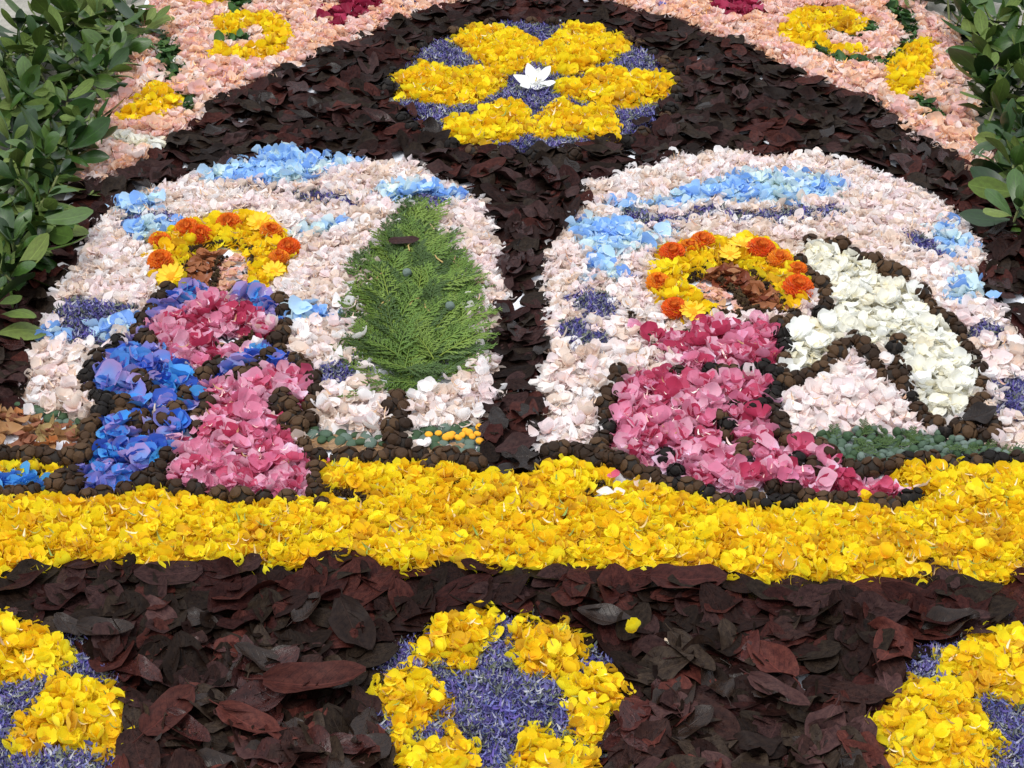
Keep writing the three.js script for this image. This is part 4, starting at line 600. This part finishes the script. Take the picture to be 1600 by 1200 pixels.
// ================================================================ SEED LINES (dark crumbly outlines)
{
  const grain = new THREE.IcosahedronGeometry(0.0021, 0), lump = []; for (let i = 0; i < 6; i++) lump.push(moved(grain, R(-0.003, 0.003), R(-0.001, 0.003), R(-0.003, 0.003), R(0, 3), R(0, 3), 0, R(0.7, 1.3)));
  const g = mergeGeometries(lump), m = new THREE.MeshPhysicalMaterial({ color: C(1, 1, 1), roughness: 0.8, specularIntensity: 0.2 }), tones = [C(0.034, 0.019, 0.01), C(0.045, 0.027, 0.013), C(0.022, 0.013, 0.008), C(0.06, 0.04, 0.018)];
  const seeds = (label, lines, w = 0.006) => {
    const pts = []; for (const l of lines) { const p = l.split(' ').map((s) => at(...s.split(',').map(Number), 0.006)); for (let i = 0; i < p.length - 1; i++) { const n = Math.ceil(p[i].distanceTo(p[i + 1]) / 0.0019); for (let k = 0; k < n; k++) { const q = p[i].clone().lerp(p[i + 1], k / n); q.x += gauss() * w * 0.75; q.z += gauss() * w * 0.75; q.y = 0.005 + R(0, 0.006); pts.push(q); } } }
    const t = new THREE.InstancedMesh(g, m, pts.length); t.name = numbered('seed_line'); t.castShadow = t.receiveShadow = true; pts.forEach((p, i) => { q1.setFromEuler(e1.set(R(0, 6), R(0, 6), R(0, 6))); const s = R(0.7, 1.2); t.setMatrixAt(i, m1.compose(p, q1, v2.set(s, s, s))); t.setColorAt(i, pick(tones)); }); scene.add(t); tag(t, label, 'seeds', null, 'stuff');
  };
  seeds('crumbly dark seed line round the head of the blue-robed figure', ['286,444 286,420 288,404 300,394 318,386 340,382 362,379 382,384 394,392 396,406 394,418', '338,414 340,430 336,446 326,452', '300,452 320,456 340,458', '354,460 372,456 388,452 404,446', '348,404 342,412', '290,440 296,450']);
  seeds('crumbly dark seed line round the hand over the pink bodice', ['320,540 336,548 356,546 374,542 390,532 400,520', '396,504 404,516', '424,496 430,508', '300,462 286,480 270,492', '264,512 276,508', '410,530 426,524']);
  seeds('crumbly dark seed line round the hair and neck of the winged figure', ['1078,432 1090,424 1102,420 1116,412 1128,408 1144,406 1160,412 1172,422 1182,434 1192,444 1202,456', '1090,434 1080,438', '1122,440 1136,448 1150,458 1160,470 1168,482 1190,488 1210,488', '1204,458 1216,464 1226,470 1224,484 1214,494', '1098,496 1116,492 1134,490 1150,492 1176,490 1200,494', '1150,462 1158,476'], 0.0065);
  seeds('crumbly dark seed line along the pink sleeve of the winged figure', ['972,484 980,492 990,504', '1006,526 1018,538 1032,548 1048,558', '1058,520 1066,530 1074,518'], 0.006);
  seeds('crumbly dark seed line round the foot of the kneeling figure', ['514,768 530,772 546,772 562,776 574,784 566,790 552,788', '520,772 508,768']);
  seeds('crumbly dark seed line over the blue strip at the picture edge', ['-10,748 20,744 40,738 60,742 74,754 84,764', '930,756 950,764', '906,776 922,772']);
}

// ================================================================ GREEN SPRIGS ALONG BOTH SIDES
{
  const gm = veinMaps(0.75, 0.08, 0.18, 0), GL = { L: 0.08, W: 0.031, p: 1.45, q: 0.72, nu: 8, nv: 4 };
  const gl = [{ ...GL, fold: 0.15, curl: 0.15, wave: 0.06 }, { ...GL, L: 0.062, W: 0.022, fold: 0.25, curl: -0.15, wave: 0.08, side: 0.08 }, { ...GL, L: 0.046, W: 0.022, cup: 0.3, curl: 0.25, wave: 0.1 }, { ...GL, L: 0.066, W: 0.027, cup: -0.15, curl: -0.2, wave: 0.1, side: -0.06 }].map((s, i) => { const g = blade({ cup: 0, ...s, ph: i }); g.translate(0, 0, s.L * 0.5 + 0.004); return g; });
  const pale = [C(0.17, 0.25, 0.05), C(0.22, 0.29, 0.07), C(0.13, 0.2, 0.036)], deep = [C(0.034, 0.085, 0.016), C(0.06, 0.13, 0.022), C(0.022, 0.056, 0.014), C(0.085, 0.155, 0.028)];
  const mats = pale.map((c) => new THREE.MeshPhysicalMaterial({ color: c, map: gm[0], bumpMap: gm[1], bumpScale: 0.0004, vertexColors: true, roughness: 0.6, specularIntensity: 0.4, side: THREE.DoubleSide, transmission: 0.12, thickness: 0 })).concat(deep.map((c) => new THREE.MeshPhysicalMaterial({ color: c, map: gm[0], bumpMap: gm[1], bumpScale: 0.0004, vertexColors: true, roughness: 0.3, specularIntensity: 0.7, side: THREE.DoubleSide })));
  const stemM = new THREE.MeshStandardMaterial({ color: C(0.22, 0.25, 0.09), roughness: 0.7 });
  const sprig = (p, turn, lean, label, group, paleShare) => {
    const t = thing('leafy_sprig', label, 'sprig', p, group); sprigs.push(t); t.rotation.set(lean, turn, gauss() * 0.25, 'YXZ');
    add(t, 'stem', tube([V(0, 0, 0), V(0.002, -0.03, 0.001), V(0.005, -0.075, 0.003)], 0.0018, 0.0024, 6), stemM);
    const n = 9 + Math.floor(rnd() * 4);
    for (let i = 0; i < n; i++) { const inner = i >= 8, m = add(t, 'leaf', pick(gl), rnd() < paleShare ? mats[Math.floor(rnd() * 3)] : mats[3 + Math.floor(rnd() * 4)]); m.rotation.set(inner ? -R(0.7, 1.2) : R(-0.55, 0.3), i * 2.39996 + R(-0.25, 0.25), gauss() * 0.5, 'YXZ'); m.position.y = inner ? 0.004 : -0.003 * i; m.scale.setScalar(inner ? R(0.5, 0.75) : R(0.8, 1.15)); }
  };
  const sprigs = [];
  const lab = ['pale green leafy sprig among those heaped beside the pavement corner', 'dark glossy green leafy sprig among those heaped on the scroll side of the carpet'];
  const place = (str, li, pl, hb) => { for (const s of str.trim().split(/\s+/)) { const [x, y] = s.split(',').map(Number), h = hb + R(0, 0.025), p = at(x, y, h); sprig(p, R(0, 6.28), R(0.2, 0.9), lab[li], li ? 'green sprigs on the scroll side' : 'green sprigs beside the pavement', pl); } };
  place('40,85 80,25 60,70 120,30 175,45 95,110 150,90 40,125 105,160 165,115 28,165 75,185 130,190 18,225 60,240 105,235 90,275 30,285 70,310 15,330 55,345 20,380 -30,300 -40,400 -30,210 -20,150 200,10 150,-20 90,-10 225,45 0,400 30,55 60,110 100,60 150,25 20,80 45,150 120,110 10,180 85,230 40,262 0,320 35,350 62,330 8,430 -12,462 22,405 -25,440', 0, 0.4, 0.03);
  place('1510,15 1560,30 1600,20 1540,70 1585,85 1620,70 1535,115 1575,130 1615,140 1555,165 1600,185 1570,215 1615,235 1585,255 1625,280 1600,300 1480,-10 1540,-20 1650,200 1650,330 1640,60 1450,-25 1590,330', 1, 0.32, 0.03);
  // undergrowth of flatter sprigs on the ground between
  place('40,200 110,200 150,150 80,140 180,80 50,290 100,255 20,360 60,390 130,70 60,30 200,40 20,260 140,215 10,110', 0, 0.15, 0.012); place('1530,45 1580,60 1560,100 1600,120 1570,160 1600,210 1590,240 1610,270 1520,90 1545,140 1580,190', 1, 0.1, 0.012);
  { // tell them apart by what they lie level with and by how far they are from the pink border
    const marks = [[['the top edge', 0], ['the dark leaf dash', 65], ['the small yellow blot', 140], ['the white petal spot', 215], ['the end of the pink border', 300], ['the halo of the kneeling figure', 395], ['the lavender clump by the dark leaves', 600]], [['the top edge', 0], ['the upper end of the long scroll', 65], ['the lower end of the long scroll', 140], ['the green blot under the long scroll', 195], ['the end of the pink border', 270], ['the arch leaves', 600]]];
    [0, 1].forEach((li) => { const rows = marks[li].map(() => []); for (const t of sprigs) if ((t.position.x > 0) === (li === 1)) { let k = 0; while (k < marks[li].length - 1 && t.position.z > at(800, (marks[li][k][1] + marks[li][k + 1][1]) / 2, t.position.y).z) k++; rows[k].push(t); }
      rows.forEach((r, k) => r.sort((a, b) => Math.abs(b.position.x) - Math.abs(a.position.x)).forEach((t, i) => { t.userData.label = 'sprig level with ' + marks[li][k][0] + ', ' + nth(i) + ' inward on the ' + (li ? 'scroll side' : 'pavement side'); })); });
  }
  sprig(at(1604, 300, 0.02), 1.2, 1.4, 'green sprig hanging over the dark leaves below the sprig heap at the carpet edge', null, 0.7);
  const one = add(scene, 'green_leaf', gl[3], mats[1]); one.position.copy(at(-14, 518, 0.025)); one.rotation.set(0, 1.75, 0.1, 'YXZ'); one.scale.set(1.35, 1, 1.0); tag(one, 'single broad green leaf lying on the dark leaves at the picture edge', 'leaf');
}

// ================================================================ LOOSE PIECES
{
  const lay = (name, geo, mat, x, y, h, a, s, label, cat, rx = 0) => { const m = add(scene, numbered(name), geo, mat); m.position.copy(at(x, y, h)); m.rotation.set(rx, a, 0.15, 'YXZ'); m.scale.setScalar(s); tag(m, label, cat); };
  const b = K.broom, o = K.oleander, r = K.rose, w = K.white;
  lay('fallen_petal', b.geos[7], b.mats[2], 990, 988, 0.02, 0.6, 1.05, 'yellow petal pair fallen alone on the dark leaves beside the rosette', 'petal');
  lay('fallen_petal', b.geos[5], w.mats[3], 1042, 1005, 0.02, 0.2, 0.7, 'tiny cream petal curl on dark leaves near a lone yellow petal', 'petal');
  lay('fallen_petal', b.geos[0], b.mats[4], 837, 742, 0.016, 0.3, 1.2, 'yellow petal strayed onto the foot of the central pillar', 'petal', -0.5);
  lay('fallen_petal', K.blush.geos[1], K.blush.mats[3], 1003, 756, 0.014, 0.8, 1.1, 'tan dried petal under the pink skirt of the winged figure', 'petal');
  lay('fallen_petal', K.blush.geos[2], K.blush.mats[2], 945, 772, 0.012, 1.4, 0.8, 'cream petal as the foot of the winged figure', 'petal');
  lay('fallen_petal', K.blush.geos[0], K.blush.mats[4], 968, 770, 0.012, 0.5, 0.8, 'blush petal beside the cream foot petal', 'petal');
  lay('fallen_petal', r.geos[0], o.mats[0], 1478, 771, 0.017, 0.1, 0.85, 'salmon pink petal lying in the yellow band', 'petal');
  lay('fallen_petal', K.blush.geos[1], K.blush.mats[3], 1441, 760, 0.016, 0.2, 1.1, 'beige petal standing at the tip of the trailing pink skirt', 'petal', -0.6);
  lay('fallen_petal', r.geos[0], r.mats[1], 958, 744, 0.012, 1.9, 0.6, 'dull rose petal between the pink skirt and yellow band', 'petal');
  lay('fallen_petal', K.sky.geos[0], K.sky.mats[1], 1552, 463, 0.018, 0.4, 0.9, 'single bright blue petal on the dark leaves beside the panel rim', 'petal');
  lay('fallen_leaf', leafFull[1], leafMats[4], 1533, 650, 0.028, 1.9, 0.75, 'dark curled leaf lying over the cones at the wing foot', 'leaf');
  lay('fallen_leaf', leafFull[3], leafMats[6], 1462, 884, 0.018, 0.6, 1.05, 'large purple leaf reaching up into the yellow band', 'leaf', -0.25);
  lay('fallen_leaf', leafFull[0], leafMats[0], 1075, 906, 0.02, 1.5, 1.2, 'broad purple leaf lying under the yellow band near its middle', 'leaf');
  lay('fallen_leaf', leafFull[3], leafMats[5], 930, 918, 0.019, 2.0, 1.05, 'grey olive leaf beside a broad purple leaf below the yellow band', 'leaf');
  lay('fallen_leaf', leafFull[4], leafMats[2], 492, 1071, 0.024, 1.57, 1.5, 'long boat-shaped red brown leaf between two rosettes', 'leaf');
  lay('fallen_leaf', leafFull[0], leafMats[2], 262, 1115, 0.022, 2.6, 1.1, 'red brown leaf pointing at the yellow lobe of the corner rosette', 'leaf');
  lay('fallen_leaf', leafFull[5], leafMats[6], 180, 980, 0.02, 2.7, 1.0, 'greyish purple leaf just above the corner rosette', 'leaf');
  lay('fallen_leaf', leafFull[3], leafMats[6], 1530, 962, 0.02, 1.75, 1.25, 'broad ribbed purple leaf above the corner rosette under the winged figure', 'leaf');
  lay('fallen_leaf', leafFull[2], leafMats[6], 843, 332, 0.02, 0.9, 1.0, 'grey veined leaf at the head of the central pillar', 'leaf');
}
console.log('individual petals', nPieces, 'top-level', scene.children.length);
renderer.render(scene, camera);
